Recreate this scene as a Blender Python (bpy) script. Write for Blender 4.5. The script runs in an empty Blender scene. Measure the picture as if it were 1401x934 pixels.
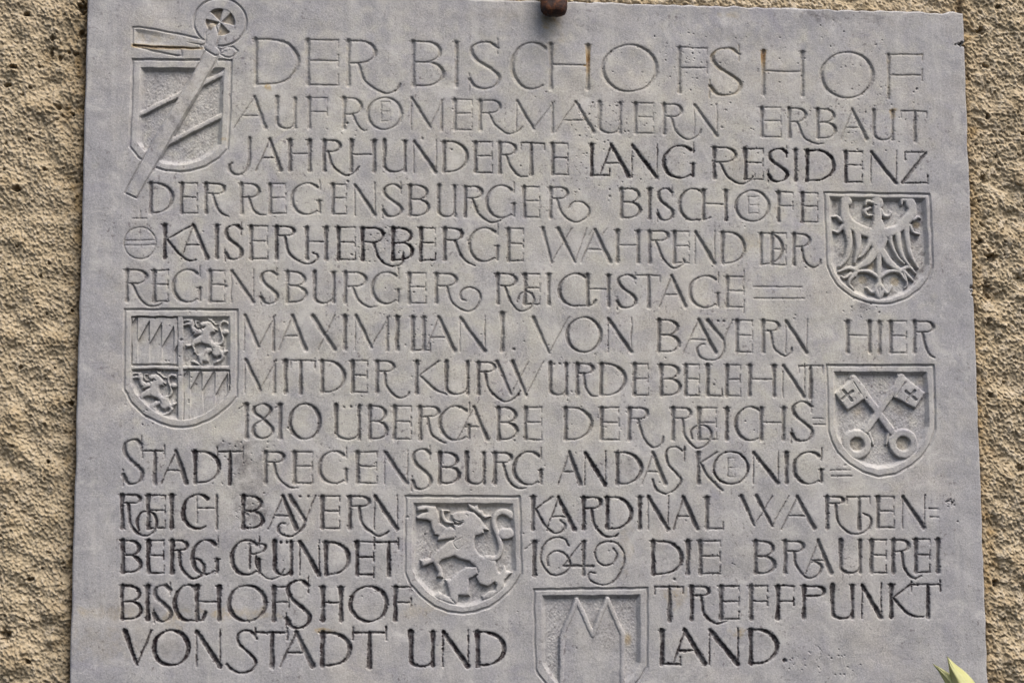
import bpy, bmesh, math, random
import numpy as np
from mathutils import Matrix, Vector

# ------------------------------------------------------------------ scene, camera, light
scene = bpy.context.scene
col = scene.collection
U = 0.0008                     # one carving unit in metres
FPX, CX, CY = 2498.0, 700.5, 467.0     # focal length and centre, in photo pixels
_ex = np.array([23900.0, -226.0, -FPX]); _ex /= np.linalg.norm(_ex)
_ez = np.array([-80.0, 19167.0, -FPX]); _ez -= _ex * (_ez @ _ex); _ez /= np.linalg.norm(_ez)
_ey = np.cross(_ez, _ex)
RCW = np.array([_ex, _ey, _ez])        # camera -> world
DIST = 2.0
CAMPOS = -(RCW @ np.array([0, 0, -1.0])) * DIST

cam_d = bpy.data.cameras.new("camera")
cam = bpy.data.objects.new("camera", cam_d)
col.objects.link(cam)
M = Matrix([[*RCW[0], CAMPOS[0]], [*RCW[1], CAMPOS[1]], [*RCW[2], CAMPOS[2]], [0, 0, 0, 1]])
cam.matrix_world = M
cam_d.sensor_width = 36.0
cam_d.lens = FPX / 1401.0 * 36.0
cam_d.clip_start = 0.01
cam_d.clip_end = 200
cam_d.dof.use_dof = True
cam_d.dof.focus_distance = 2.0
cam_d.dof.aperture_fstop = 6.3
scene.camera = cam

SUN_EL, SUN_AZ = math.radians(60), math.radians(38)      # az: to the right of the wall's outward normal
sdir = Vector((math.cos(SUN_EL) * math.sin(SUN_AZ), -math.cos(SUN_EL) * math.cos(SUN_AZ), math.sin(SUN_EL)))
world = bpy.data.worlds.new("World")
scene.world = world
world.use_nodes = True
wn = world.node_tree
bg = wn.nodes["Background"]
sky = wn.nodes.new("ShaderNodeTexSky")
sky.sky_type = 'NISHITA'
sky.sun_disc = False
sky.sun_elevation = SUN_EL
sky.sun_rotation = math.atan2(sdir.x, sdir.y)
sky.air_density = 1.0
sky.dust_density = 5.0
sky.ozone_density = 0.8
wn.links.new(sky.outputs[0], bg.inputs[0])
bg.inputs[1].default_value = 0.085
sun_d = bpy.data.lights.new("sun", 'SUN')
sun_d.energy = 1.5
sun_d.angle = math.radians(40)
sun_d.color = (1.0, 0.97, 0.93)
sun = bpy.data.objects.new("sun", sun_d)
col.objects.link(sun)
sun.rotation_euler = sdir.to_track_quat('Z', 'Y').to_euler()
scene.render.engine = 'CYCLES'
scene.view_settings.view_transform = 'Standard'
scene.view_settings.look = 'None'
scene.view_settings.gamma = 1.0
scene.view_settings.exposure = 1.38
scene.render.resolution_x, scene.render.resolution_y = 1024, 682


def to_plane(p, off=0.0):
    """photo pixels -> carving units (x right, y up) on the plane Y = off (metres)"""
    p = np.asarray(p, float).reshape(-1, 2)
    d = np.stack([(p[:, 0] - CX) / FPX, -(p[:, 1] - CY) / FPX, -np.ones(len(p))], 1) @ RCW.T
    t = (off - CAMPOS[1]) / d[:, 1]
    w = CAMPOS + d * t[:, None]
    return np.stack([w[:, 0] / U, w[:, 2] / U], 1)


# ------------------------------------------------------------------ noise
def band(shape, sp, lo, hi, seed, stretch=None):
    """random field with wavelengths between lo and hi (units), std 1"""
    rng = np.random.default_rng(seed)
    a = rng.standard_normal(shape).astype(np.float32)
    F = np.fft.rfft2(a)
    fy = np.fft.fftfreq(shape[0], sp)[:, None]
    fx = np.fft.rfftfreq(shape[1], sp)[None, :]
    if stretch:
        ang, k = stretch
        c, s = math.cos(ang), math.sin(ang)
        u = fx * c + fy * s
        v = -fx * s + fy * c
        f = np.sqrt((u * k) ** 2 + v ** 2)
    else:
        f = np.sqrt(fx * fx + fy * fy)
    w = np.exp(-(f * lo) ** 2) * (1 - np.exp(-(f * hi) ** 2))
    r = np.fft.irfft2(F * w, s=shape).astype(np.float32)
    return r / (r.std() + 1e-9)


def sstep(a, b, x):
    t = np.clip((x - a) / (b - a), 0, 1)
    return t * t * (3 - 2 * t)


# ------------------------------------------------------------------ materials
def new_mat(name):
    m = bpy.data.materials.new(name)
    m.use_nodes = True
    nt = m.node_tree
    return m, nt, nt.nodes["Principled BSDF"]


def N(nt, typ, **kw):
    n = nt.nodes.new(typ)
    for k, v in kw.items():
        if k.startswith('i_'):
            n.inputs[int(k[2:])].default_value = v
        else:
            setattr(n, k, v)
    return n


def mixc(nt, fac, a, b, mode='MIX'):
    n = nt.nodes.new("ShaderNodeMix")
    n.data_type = 'RGBA'
    n.blend_type = mode
    for sock, v in ((n.inputs[0], fac), (n.inputs[6], a), (n.inputs[7], b)):
        if hasattr(v, 'is_output'):
            nt.links.new(v, sock)
        else:
            sock.default_value = v
    return n.outputs[2]


def ramp(nt, src, stops):
    n = nt.nodes.new("ShaderNodeValToRGB")
    e = n.color_ramp.elements
    while len(e) < len(stops):
        e.new(0.5)
    for i, (p, v) in enumerate(stops):
        e[i].position = p
        e[i].color = v if isinstance(v, tuple) else (v, v, v, 1)
    nt.links.new(src, n.inputs[0])
    return n.outputs[0]


def noise(nt, vec, scale, detail=4, rough=0.55, dist=0.0):
    n = nt.nodes.new("ShaderNodeTexNoise")
    n.inputs['Scale'].default_value = scale
    n.inputs['Detail'].default_value = detail
    n.inputs['Roughness'].default_value = rough
    n.inputs['Distortion'].default_value = dist
    nt.links.new(vec, n.inputs['Vector'])
    return n.outputs[0]


def stone_material():
    m, nt, b = new_mat("carved_limestone")
    tc = N(nt, "ShaderNodeTexCoord").outputs['Object']
    at = N(nt, "ShaderNodeAttribute", attribute_name="wear")
    sep = N(nt, "ShaderNodeSeparateColor")
    nt.links.new(at.outputs['Color'], sep.inputs[0])
    grime_shade, rust, warm = sep.outputs[0], sep.outputs[1], sep.outputs[2]
    big = noise(nt, tc, 9, 5, 0.6)
    big2 = noise(nt, tc, 26, 6, 0.65, 0.6)
    fine = noise(nt, tc, 420, 3, 0.6)
    grain = noise(nt, tc, 800, 3, 0.7)
    cool = (0.268, 0.263, 0.268, 1)
    beige = (0.375, 0.360, 0.318, 1)
    c = mixc(nt, warm, cool, beige)
    c = mixc(nt, ramp(nt, big2, [(0.42, 0.0), (0.62, 0.62)]), c, (0.290, 0.283, 0.291, 1))
    c = mixc(nt, ramp(nt, big, [(0.50, 0.0), (0.66, 0.5)]), c, (0.372, 0.345, 0.305, 1))
    blot = noise(nt, tc, 15, 7, 0.72, 1.2)
    c = mixc(nt, ramp(nt, blot, [(0.55, 0.0), (0.68, 0.5)]), c, (0.215, 0.208, 0.240, 1))
    c = mixc(nt, 1.0, c, ramp(nt, fine, [(0.3, (0.82, 0.82, 0.83, 1)), (0.7, (1.15, 1.15, 1.14, 1))]), 'MULTIPLY')
    c = mixc(nt, 1.0, c, ramp(nt, grain, [(0.3, (0.80, 0.80, 0.82, 1)), (0.7, (1.17, 1.17, 1.15, 1))]), 'MULTIPLY')
    mp = N(nt, "ShaderNodeMapping"); mp.inputs['Scale'].default_value = (1.0, 1.0, 0.09)
    nt.links.new(tc, mp.inputs['Vector'])
    stk = noise(nt, mp.outputs[0], 42, 6, 0.65, 0.3)
    c = mixc(nt, ramp(nt, stk, [(0.50, 0.0), (0.68, 0.38)]), c, (0.44, 0.425, 0.395, 1))
    c = mixc(nt, ramp(nt, stk, [(0.30, 0.30), (0.45, 0.0)]), c, (0.22, 0.212, 0.235, 1))
    # dark flecks
    fl = noise(nt, tc, 230, 2, 0.5)
    fm = noise(nt, tc, 14, 3, 0.6)
    flm = N(nt, "ShaderNodeMath", operation='MULTIPLY')
    nt.links.new(ramp(nt, fl, [(0.60, 0.0), (0.67, 1.0)]), flm.inputs[0])
    nt.links.new(ramp(nt, fm, [(0.45, 0.04), (0.62, 0.75)]), flm.inputs[1])
    c = mixc(nt, flm.outputs[0], c, (0.12, 0.105, 0.11, 1))
    pl = noise(nt, tc, 33, 8, 0.75, 0.8)
    c = mixc(nt, ramp(nt, pl, [(0.53, 0.0), (0.66, 0.5)]), c, (0.46, 0.445, 0.42, 1))
    rn = N(nt, "ShaderNodeMath", operation='MULTIPLY')
    nt.links.new(rust, rn.inputs[0])
    nt.links.new(ramp(nt, noise(nt, tc, 90, 4, 0.7), [(0.3, 0.45), (0.6, 1.0)]), rn.inputs[1])
    rc = ramp(nt, rust, [(0.0, (0.31, 0.27, 0.18, 1)), (0.55, (0.30, 0.225, 0.11, 1)), (0.8, (0.34, 0.22, 0.07, 1)), (1.0, (0.17, 0.075, 0.018, 1))])
    c = mixc(nt, rn.outputs[0], c, rc)
    gn = N(nt, "ShaderNodeMath", operation='MULTIPLY')
    nt.links.new(grime_shade, gn.inputs[0])
    nt.links.new(ramp(nt, noise(nt, tc, 300, 3, 0.7), [(0.3, 0.55), (0.55, 1.0)]), gn.inputs[1])
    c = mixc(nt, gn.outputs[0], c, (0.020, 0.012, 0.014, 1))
    nt.links.new(c, b.inputs['Base Color'])
    b.inputs['Roughness'].default_value = 0.8
    b.inputs['Specular IOR Level'].default_value = 0.25
    bp = N(nt, "ShaderNodeBump")
    bp.inputs['Strength'].default_value = 0.35
    bp.inputs['Distance'].default_value = 0.0009
    ad = N(nt, "ShaderNodeMath", operation='ADD')
    nt.links.new(fine, ad.inputs[0])
    nt.links.new(grain, ad.inputs[1])
    nt.links.new(ad.outputs[0], bp.inputs['Height'])
    nt.links.new(bp.outputs[0], b.inputs['Normal'])
    return m


def plaster_material():
    m, nt, b = new_mat("rough_plaster")
    tc = N(nt, "ShaderNodeTexCoord").outputs['Object']
    at = N(nt, "ShaderNodeAttribute", attribute_name="wear")
    sep = N(nt, "ShaderNodeSeparateColor")
    nt.links.new(at.outputs['Color'], sep.inputs[0])
    dirt, ochre, pale = sep.outputs[0], sep.outputs[1], sep.outputs[2]
    c = mixc(nt, noise(nt, tc, 12, 5, 0.6), (0.335, 0.272, 0.172, 1), (0.332, 0.274, 0.195, 1))
    c = mixc(nt, pale, c, (0.40, 0.342, 0.258, 1))
    c = mixc(nt, ochre, c, (0.255, 0.185, 0.10, 1))
    c = mixc(nt, dirt, c, (0.085, 0.058, 0.032, 1))
    f = noise(nt, tc, 500, 4, 0.65)
    c = mixc(nt, 1.0, c, ramp(nt, f, [(0.25, (0.86, 0.85, 0.84, 1)), (0.75, (1.13, 1.13, 1.13, 1))]), 'MULTIPLY')
    nt.links.new(c, b.inputs['Base Color'])
    b.inputs['Roughness'].default_value = 0.93
    b.inputs['Specular IOR Level'].default_value = 0.15
    bp = N(nt, "ShaderNodeBump")
    bp.inputs['Strength'].default_value = 0.4
    bp.inputs['Distance'].default_value = 0.001
    nt.links.new(f, bp.inputs['Height'])
    nt.links.new(bp.outputs[0], b.inputs['Normal'])
    return m


STONE = stone_material()
PLASTER = plaster_material()

# ------------------------------------------------------------------ the inscription, measured letter by letter
# each line: cap line, base line, (thick, thin) stroke widths, letters
L = []


def line(top, bot, tt, letters, word=''):
    L.append((np.array(top, float), np.array(bot, float), tt, letters))


# letter: (char, x0, x1, grime, {options})
line([(350, 52.7), (624, 56.5), (804, 60.5), (930, 63.8), (1045, 68.3), (1216, 73.6)],
     [(350, 117), (624, 119.8), (804, 124), (930, 128), (1045, 131.3), (1216, 135.8)], (5.6, 2.6), [
    ('D', 350, 407.6, .12), ('E', 421, 463, .12),
    ('R', 476.6, 513.3, .12, dict(b=86.7, leg=[(490.5, 87.5), (500, 112), (525.3, 127.7), (542, 124), (548, 115)])),
    ('B', 565.5, 605.6, .12), ('I', 624.4, 0, .1, dict(T=6.6)),
    ('S', 641.2, 685.4, .12), ('C', 700, 748, .12), ('H', 753.7, 804.5, .15, dict(T=7, rust2=1)),
    ('O', 822.7, 900.3, .15), ('F', 929.7, 967.7, .15, dict(T=6.5)), ('S', 970.4, 1016, .2, dict(rust=.3)),
    ('H', 1044.6, 1097.8, .15, dict(T=7, rust1=1)), ('O', 1121.8, 1196.3, .15), ('F', 1215.9, 1261.9, .15, dict(T=6, rust=.15, low=103)),
])
line([(350, 132.3), (600, 134.5), (710, 138), (850, 139.5), (950, 142.8), (1050, 146), (1250, 151.5)],
     [(350, 175.8), (600, 178.5), (710, 180.5), (850, 183), (950, 185.5), (1050, 188.7), (1250, 193.5)], (4.8, 2.1), [
    ('A', 320, 364.5, .2, dict(ax=348.7)), ('U', 379, 403.6, .2), ('F', 423, 447.7, .2),
    ('R', 471, 494.6, .2, dict(b=156.6, leg=[(482.5, 157), (490.5, 173), (497, 178.5), (502, 178.3)])),
    ('O', 501.3, 550.8, .2), ('e', 522, 533.4, .2, dict(y=(139.7, 166))),
    ('M', 562.8, 604.5, .25, dict(vx=588.2)), ('E', 622.5, 645.8, .25),
    ('R', 657, 684, .2, dict(b=154.6, leg=[(669.4, 155.5), (678.7, 171.8), (694.8, 183), (708.2, 180.4), (714.9, 174)])),
    ('M', 706.8, 756, .25, dict(vx=730)), ('A', 760.3, 813.9, .3, dict(ax=788.4)), ('U', 820.6, 848.6, .3),
    ('E', 869.5, 894, .3), ('R', 908.9, 932.4, .35, dict(b=159.8, leg=[(918, 160.3), (925, 180), (941, 191.4), (955.7, 185.2), (959.2, 178)])),
    ('N', 950.3, 981, .3),
    ('E', 1042.5, 1068.6, .4), ('R', 1080, 1102.6, .4, dict(b=166.8, leg=[(1091, 167.4), (1100, 187.8), (1115, 196.8), (1127, 196.8)])),
    ('B', 1119, 1143, .4), ('A', 1151.3, 1187.3, .4, dict(ax=1166.9)), ('U', 1195.7, 1221.3, .4), ('T', 1232.4, 1267.9, .45, dict(s=1252)),
])
line([(340, 189.5), (640, 193), (840, 197), (1030, 202.5), (1230, 208)],
     [(340, 234), (640, 237), (840, 241.5), (1030, 246.8), (1230, 251.5)], (4.8, 2.2), [
    ('J', 341, 0, .45, dict(path=[(341, 189), (341, 222), (335, 236), (324, 240), (315, 234), (313.5, 227), (317, 223)])),
    ('A', 350, 385.4, .55, dict(ax=370)), ('H', 396.9, 423.7, .65),
    ('R', 443.7, 465, .65, dict(b=208, leg=[(449, 208), (455.8, 226.7), (471.8, 239.5), (485, 236), (491, 228.6)])),
    ('H', 480.7, 512, .6), ('U', 526, 554.2, .6), ('N', 566.3, 596.8, .6), ('D', 607.8, 639, .6), ('E', 650.6, 673.4, .6),
    ('R', 684, 705.5, .6, dict(b=212.5, leg=[(692, 212.8), (700, 229.4), (710.8, 241.4), (721, 242.2)])),
    ('T', 712.7, 745, .6, dict(s=726.9)), ('E', 756.3, 777, .65),
    ('L', 809.9, 834, .95), ('A', 820.6, 862, .9, dict(ax=837)), ('N', 864.7, 899, .95), ('G', 907.5, 949, .9),
    ('R', 977.6, 1006.5, .8, dict(b=221.8, leg=[(986, 223), (995, 240.4), (1010, 250.9), (1023.6, 249.4), (1033, 239)])),
    ('E', 1020, 1044, .85), ('S', 1050.6, 1079, .95), ('I', 1088.8, 0, .85), ('D', 1104.7, 1140.8, 1.0), ('E', 1157.3, 1179.8, .9),
    ('N', 1191.8, 1226.4, .8), ('Z', 1236, 1269.5, .8),
])
line([(206, 249.5), (450, 251.2), (700, 254.5), (860, 257), (970, 259), (1100, 263)],
     [(206, 292.5), (450, 293.7), (600, 297), (700, 298.5), (860, 299.2), (970, 302), (1100, 305)], (4.6, 2.1), [
    ('D', 206.2, 235.6, .6), ('E', 248.6, 269.9, .6), ('R', 281.9, 306.8, .6, dict(b=265, leg=[(291, 266.2), (297.4, 285), (304, 293), (312.3, 296.2)])),
    ('R', 330.6, 354.3, .5, dict(b=270, leg=[(339.8, 270), (346, 286.2), (354.8, 293.7), (363, 294.5)])),
    ('E', 369.8, 391, .45), ('G', 398.5, 437.5, .45), ('E', 455.7, 473.7, .6), ('N', 485.5, 513, .55), ('S', 523, 551, .5),
    ('B', 561, 586, .6), ('U', 600.4, 622.3, .6),
    ('R', 636.8, 659.3, .6, dict(b=271.7, leg=[(646, 272.5), (654.8, 292.5), (669.8, 303.7), (682.3, 303), (690, 298)])),
    ('G', 664.8, 703.5, .5), ('E', 717.3, 738, .55),
    ('R', 753.5, 776.6, .5, dict(b=271.7, leg=[(762.2, 272), (767.6, 290.2), (779.8, 301.8), (792, 303.7), (804.2, 295.6), (805.6, 284.8), (796, 276.6), (783.9, 277.4), (777.5, 285)])),
    ('B', 850.4, 876, .65), ('I', 888.9, 0, .75), ('S', 899, 922, .75), ('C', 929, 962, .7, dict(ext=(972, 297.5))), ('H', 962.4, 993.6, .7),
    ('O', 1005, 1053.8, .55), ('e', 1024, 1038, .4, dict(y=(269.3, 292.3))), ('F', 1065.4, 1085, .65), ('E', 1098, 1118.9, .75),
])
line([(225, 306.2), (460, 310), (700, 312), (850, 314.5), (1000, 317), (1090, 319)],
     [(225, 353.7), (460, 356.2), (700, 358), (850, 360), (1000, 361.5), (1090, 364)], (4.8, 2.1), [
    ('K', 225.6, 264.9, .9, dict(T=6.5, j=327.4, leg=[(229, 328), (245, 347.4), (257, 356.5), (268.6, 356)])),
    ('A', 247.9, 286, .8, dict(ax=265)), ('I', 296.8, 0, .85), ('S', 307.3, 332.3, .8), ('E', 343.6, 366, .7),
    ('R', 378.5, 401.8, .85, dict(b=322.4, leg=[(389.8, 323.7), (396, 347.4), (417.3, 361.2), (432.2, 356.5), (434, 349), (427.6, 346.2)])),
    ('H', 419.8, 446.2, .7), ('E', 463, 486.2, .9),
    ('R', 496.2, 524.4, .95, dict(b=331.2, leg=[(511, 332.4), (519.9, 355), (537.4, 364.4), (549.9, 360), (552, 346)])),
    ('B', 537.9, 564.4, 1.0), ('E', 576, 595.6, .9), ('R', 608.6, 631.8, .75, dict(b=328.7, leg=[(621.9, 329.4), (629.8, 348), (638, 358), (649.8, 363.2)])),
    ('G', 641, 681, .55), ('E', 696, 716, .6),
    ('W', 742.5, 802.9, .45, dict(p=[(742.5, 312), (754.5, 359), (782, 313), (764, 313), (786.6, 358.5), (802.9, 313.2)])),
    ('A', 794.8, 836.8, .45, dict(ax=815)), ('dots', 809, 827, .45, dict(y=313, slash=1)), ('H', 844.9, 873.4, .5),
    ('R', 888.9, 914, .55, dict(b=329, leg=[(897.8, 330.9), (907.3, 353.9), (922.2, 367), (935.8, 360.7), (935, 355)])),
    ('E', 923, 943, .5), ('N', 951, 977.8, .5), ('D', 988.7, 1018.5, .5),
    ('D', 1041.6, 1071, .5, dict(T=5.6)), ('E', 1056.5, 1075.5, .5, dict(low=341)),
    ('R', 1086.3, 1108, .55, dict(b=337.6, leg=[(1097, 338), (1101, 356.6), (1111.4, 366), (1121, 362.5), (1122.5, 356)])),
])
line([(173, 368), (430, 371.2), (590, 373), (740, 374), (900, 376), (1000, 377.8)],
     [(173, 413), (430, 415), (590, 416), (740, 417.5), (830, 420), (1000, 421.2)], (4.7, 2.1), [
    ('R', 173.7, 200, .5, dict(b=387.4, leg=[(181.2, 388.6), (190, 407.4), (202.4, 417.9), (215, 417.9), (221, 415)])),
    ('E', 210.7, 230, .6), ('G', 236, 273.6, .5), ('E', 287.4, 307.3, .5), ('N', 316.8, 346.8, .4), ('S', 356, 381, .45),
    ('B', 393.5, 418.5, .5), ('U', 430.5, 456.7, .55), ('R', 472.5, 500.4, .5, dict(b=391.9, leg=[(482.5, 392.9), (490, 410), (503.7, 419.9), (515, 419.4)])),
    ('G', 508.7, 545, .45), ('E', 560, 582.4, .5),
    ('R', 596.9, 624.4, .5, dict(b=391, leg=[(611.9, 392.4), (618.6, 413.6), (634.8, 425.4), (649.8, 422.4), (657.8, 408.6), (653.6, 397.4), (641, 392.9), (631, 398.6), (631, 408.6), (637.3, 411.5)])),
    ('R', 681, 706, .65, dict(b=391, leg=[(691, 391.9), (698.5, 412.4), (711, 425.4), (724.8, 422.4), (731, 409.9), (723.5, 399.9), (712.3, 401.9), (707.8, 412.4)])),
    ('E', 718.5, 738.5, .65), ('I', 751, 0, .5), ('C', 764.4, 803, .65, dict(ext=(815, 411))), ('H', 804.2, 832.7, .6), ('S', 843.6, 872, .65),
    ('T', 868, 903, .5, dict(s=887.8)), ('A', 901.9, 939.9, .5, dict(ax=919.5)), ('G', 943, 982.7, .45), ('E', 994.9, 1018, .45, dict(long=1)),
    ('=', 1031, 1097, .4, dict(y=(392.4, 408.2))),
])
line([(334, 430.5), (500, 430.8), (640, 434), (750, 433.5), (900, 436.5), (1100, 438), (1250, 438.5)],
     [(334, 479), (500, 479.4), (640, 481), (900, 482.4), (1100, 483.3), (1250, 483.5)], (5.0, 2.1), [
    ('M', 334.3, 374.5, .45, dict(vx=353.6)), ('A', 382.3, 419.8, .5, dict(ax=400.5)), ('X', 427.5, 457.5, .5), ('I', 472, 0, .6),
    ('M', 486.2, 530, .5, dict(vx=508)), ('I', 543.7, 0, .65), ('L', 564.9, 588.6, .6), ('I', 579.9, 0, .5),
    ('A', 582, 623.6, .5, dict(ax=601)), ('N', 629.3, 663.6, .5), ('I', 687.3, 0, .5, dict(up=7)), ('.', 703, 0, .5, dict(y=477.4)),
    ('V', 729.8, 778.5, .45, dict(vx=751)), ('O', 774.4, 823.8, .6), ('N', 832.2, 863.9, .6),
    ('B', 901.9, 929, .65), ('A', 935, 980.5, .5, dict(ax=956.7)),
    ('Y', 968.3, 1002.2, .5, dict(c=(990, 465), leg=[(990, 465), (990.5, 478.7), (983, 490), (972, 493), (958.8, 489.5), (953.8, 478.7), (959, 471), (965, 470.5)])),
    ('dots', 982.7, 990.8, .6, dict(y=439)), ('E', 1008.5, 1029.4, .5),
    ('R', 1044.3, 1066, .5, dict(b=452.9, leg=[(1055, 454.2), (1059.2, 476), (1072.8, 486.8), (1082, 483), (1084, 476.5)])),
    ('N', 1075.5, 1104, .5),
    ('H', 1160, 1190, .5), ('I', 1203.4, 0, .45), ('E', 1219, 1240, .5), ('R', 1251.4, 1276.9, .55, dict(b=454, leg=[(1261.9, 455.5), (1267.9, 478), (1273, 486), (1278.4, 489.3)])),
])
line([(334, 491.3), (500, 492.6), (650, 493.8), (780, 496.3), (1100, 499)],
     [(334, 537.5), (500, 537.6), (650, 540), (780, 541), (1100, 543.2)], (4.9, 2.1), [
    ('M', 335.3, 375.5, .45, dict(vx=356)), ('I', 390.5, 0, .6), ('T', 397.3, 431, .7, dict(s=411.5)), ('D', 441, 471, .65), ('E', 482.5, 502.4, .7),
    ('R', 516.2, 538.7, .6, dict(b=508, leg=[(526, 510), (530, 530), (545, 543.6), (557, 541.5), (560, 536.5)])),
    ('K', 570, 600, .6, dict(j=514, leg=[(575, 514), (595, 532.4), (611, 539.4)])), ('U', 611, 639.8, .7),
    ('R', 654.8, 677.3, .7, dict(b=508.7, leg=[(663.6, 510), (669.8, 533.6), (689.8, 549), (705, 543.5), (711.5, 535)])),
    ('W', 679.8, 743.5, .55, dict(p=[(679.8, 494.4), (699, 538.6), (723.5, 495), (701, 494.4), (719.8, 541), (743.5, 495)])),
    ('U', 752.7, 775, .6), ('dots', 758, 766.3, .6, dict(y=498)), ('R', 790, 811, .6, dict(b=510.7, leg=[(798.8, 511), (801.5, 530.2), (809, 541), (817, 542.4)])),
    ('D', 822.7, 855.2, .65), ('E', 868, 887, .65), ('B', 905, 930.4, .65), ('E', 938.5, 956.7, .65), ('L', 968.3, 988, .65), ('E', 994.9, 1013, .6),
    ('H', 1026, 1059.2, .6), ('N', 1071.4, 1101, .6), ('T', 1093, 1125.6, .6, dict(s=1109.4)),
])
line([(330, 551), (500, 554), (650, 556), (800, 556.5), (1100, 557)],
     [(330, 600), (500, 601.3), (700, 602.3), (1100, 602.5)], (4.9, 2.1), [
    ('1', 337.3, 0, .6, dict(f=(327.3, 558.6))), ('8', 347, 372.5, .65), ('1', 383.5, 0, .6, dict(f=(376, 558))), ('O', 394.8, 439.5, .75),
    ('U', 460, 491.2, .7), ('dots', 470.7, 480, .7, dict(y=556.3)), ('B', 506.2, 529.2, .65), ('E', 540, 562.4, .6),
    ('R', 574.9, 600, .6, dict(b=569.9, leg=[(585, 571), (590, 592.4), (600, 602), (610, 605.6)])), ('G', 601, 642, .6),
    ('A', 626, 668.6, .55, dict(ax=648.6)), ('B', 682.3, 707.3, .7), ('E', 719.3, 741, .55),
    ('D', 773.9, 809, .6), ('E', 823.2, 846.8, .6), ('R', 861.2, 885.6, .6, dict(b=572.2, leg=[(873.4, 573.6), (880.2, 598), (893.7, 611.6), (905, 607), (908, 598)])),
    ('R', 920.9, 945.3, .6, dict(b=572.2, leg=[(934.4, 573.6), (937, 595.3), (952, 612.9), (967, 607.5), (973.2, 593.9), (967, 583), (954.8, 581.7), (946, 589.9), (946.5, 599.3)])),
    ('E', 956.7, 980, .55), ('I', 994.6, 0, .7), ('C', 1005.8, 1042, .65), ('H', 1041.6, 1072, .55), ('S', 1082.3, 1113.4, .65, dict(tall=8)),
    ('=', 1112, 1126.5, .5, dict(y=(572.2, 580.4))),
])
line([(200, 615.7), (450, 617), (650, 618), (1100, 618)],
     [(200, 661), (450, 661.5), (650, 662.5), (800, 663.3), (1100, 661.8)], (5.0, 2.2), [
    ('S', 167.4, 196.2, .65, dict(tall=15)), ('T', 195, 225, .75, dict(s=211.7, up=1)), ('A', 221, 256.9, .85, dict(ax=241)),
    ('D', 267.4, 299.8, .95), ('T', 297.3, 332.3, .9, dict(s=314.8, up=1)),
    ('R', 363.5, 388.5, .65, dict(b=632, leg=[(374.8, 633), (379.8, 652.4), (394.8, 666.2), (408, 666.2)])), ('E', 403, 427.3, .6),
    ('G', 436.2, 474, .55), ('E', 489.4, 515.4, .65), ('N', 526.2, 557.4, .6), ('S', 563, 591, .55, dict(tall=4, low=6)),
    ('B', 601.9, 627.8, .85), ('U', 638.6, 662.3, .8), ('R', 677.3, 699.3, .75, dict(b=632.5, leg=[(688.5, 634), (694.8, 655), (707.3, 667.4), (719, 667.4)])),
    ('G', 702.3, 740.5, .75),
    ('A', 763.7, 796.2, .75, dict(ax=779.5)), ('N', 800.4, 828.2, .9), ('D', 844.9, 877.4, .8), ('A', 878.6, 912.4, .6, dict(ax=894)),
    ('P', 0, 0, .8, dict(name='letter', path=[(936.8, 613), (934.5, 617), (926, 611.5), (916, 613), (911.5, 621), (914, 634), (926, 648.5), (932, 658), (922.4, 670.5), (909.9, 674.4), (897.4, 669), (893, 656)], T=5, bar=(936.8, 610.5, 631))),
    ('K', 955.6, 981, .65, dict(j=633.7, leg=[(958.6, 633.7), (969.8, 652.4), (988.6, 671)])), ('O', 975.3, 1024.8, .9, dict(T=5)),
    ('e', 996, 1005.5, .5, dict(y=(626.7, 652.4))), ('N', 1031, 1064.8, .85), ('I', 1076.3, 0, .8), ('G', 1085.6, 1124.5, .85),
    ('=', 1136, 1163, .8, dict(y=(642.8, 650.7))),
])
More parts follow.
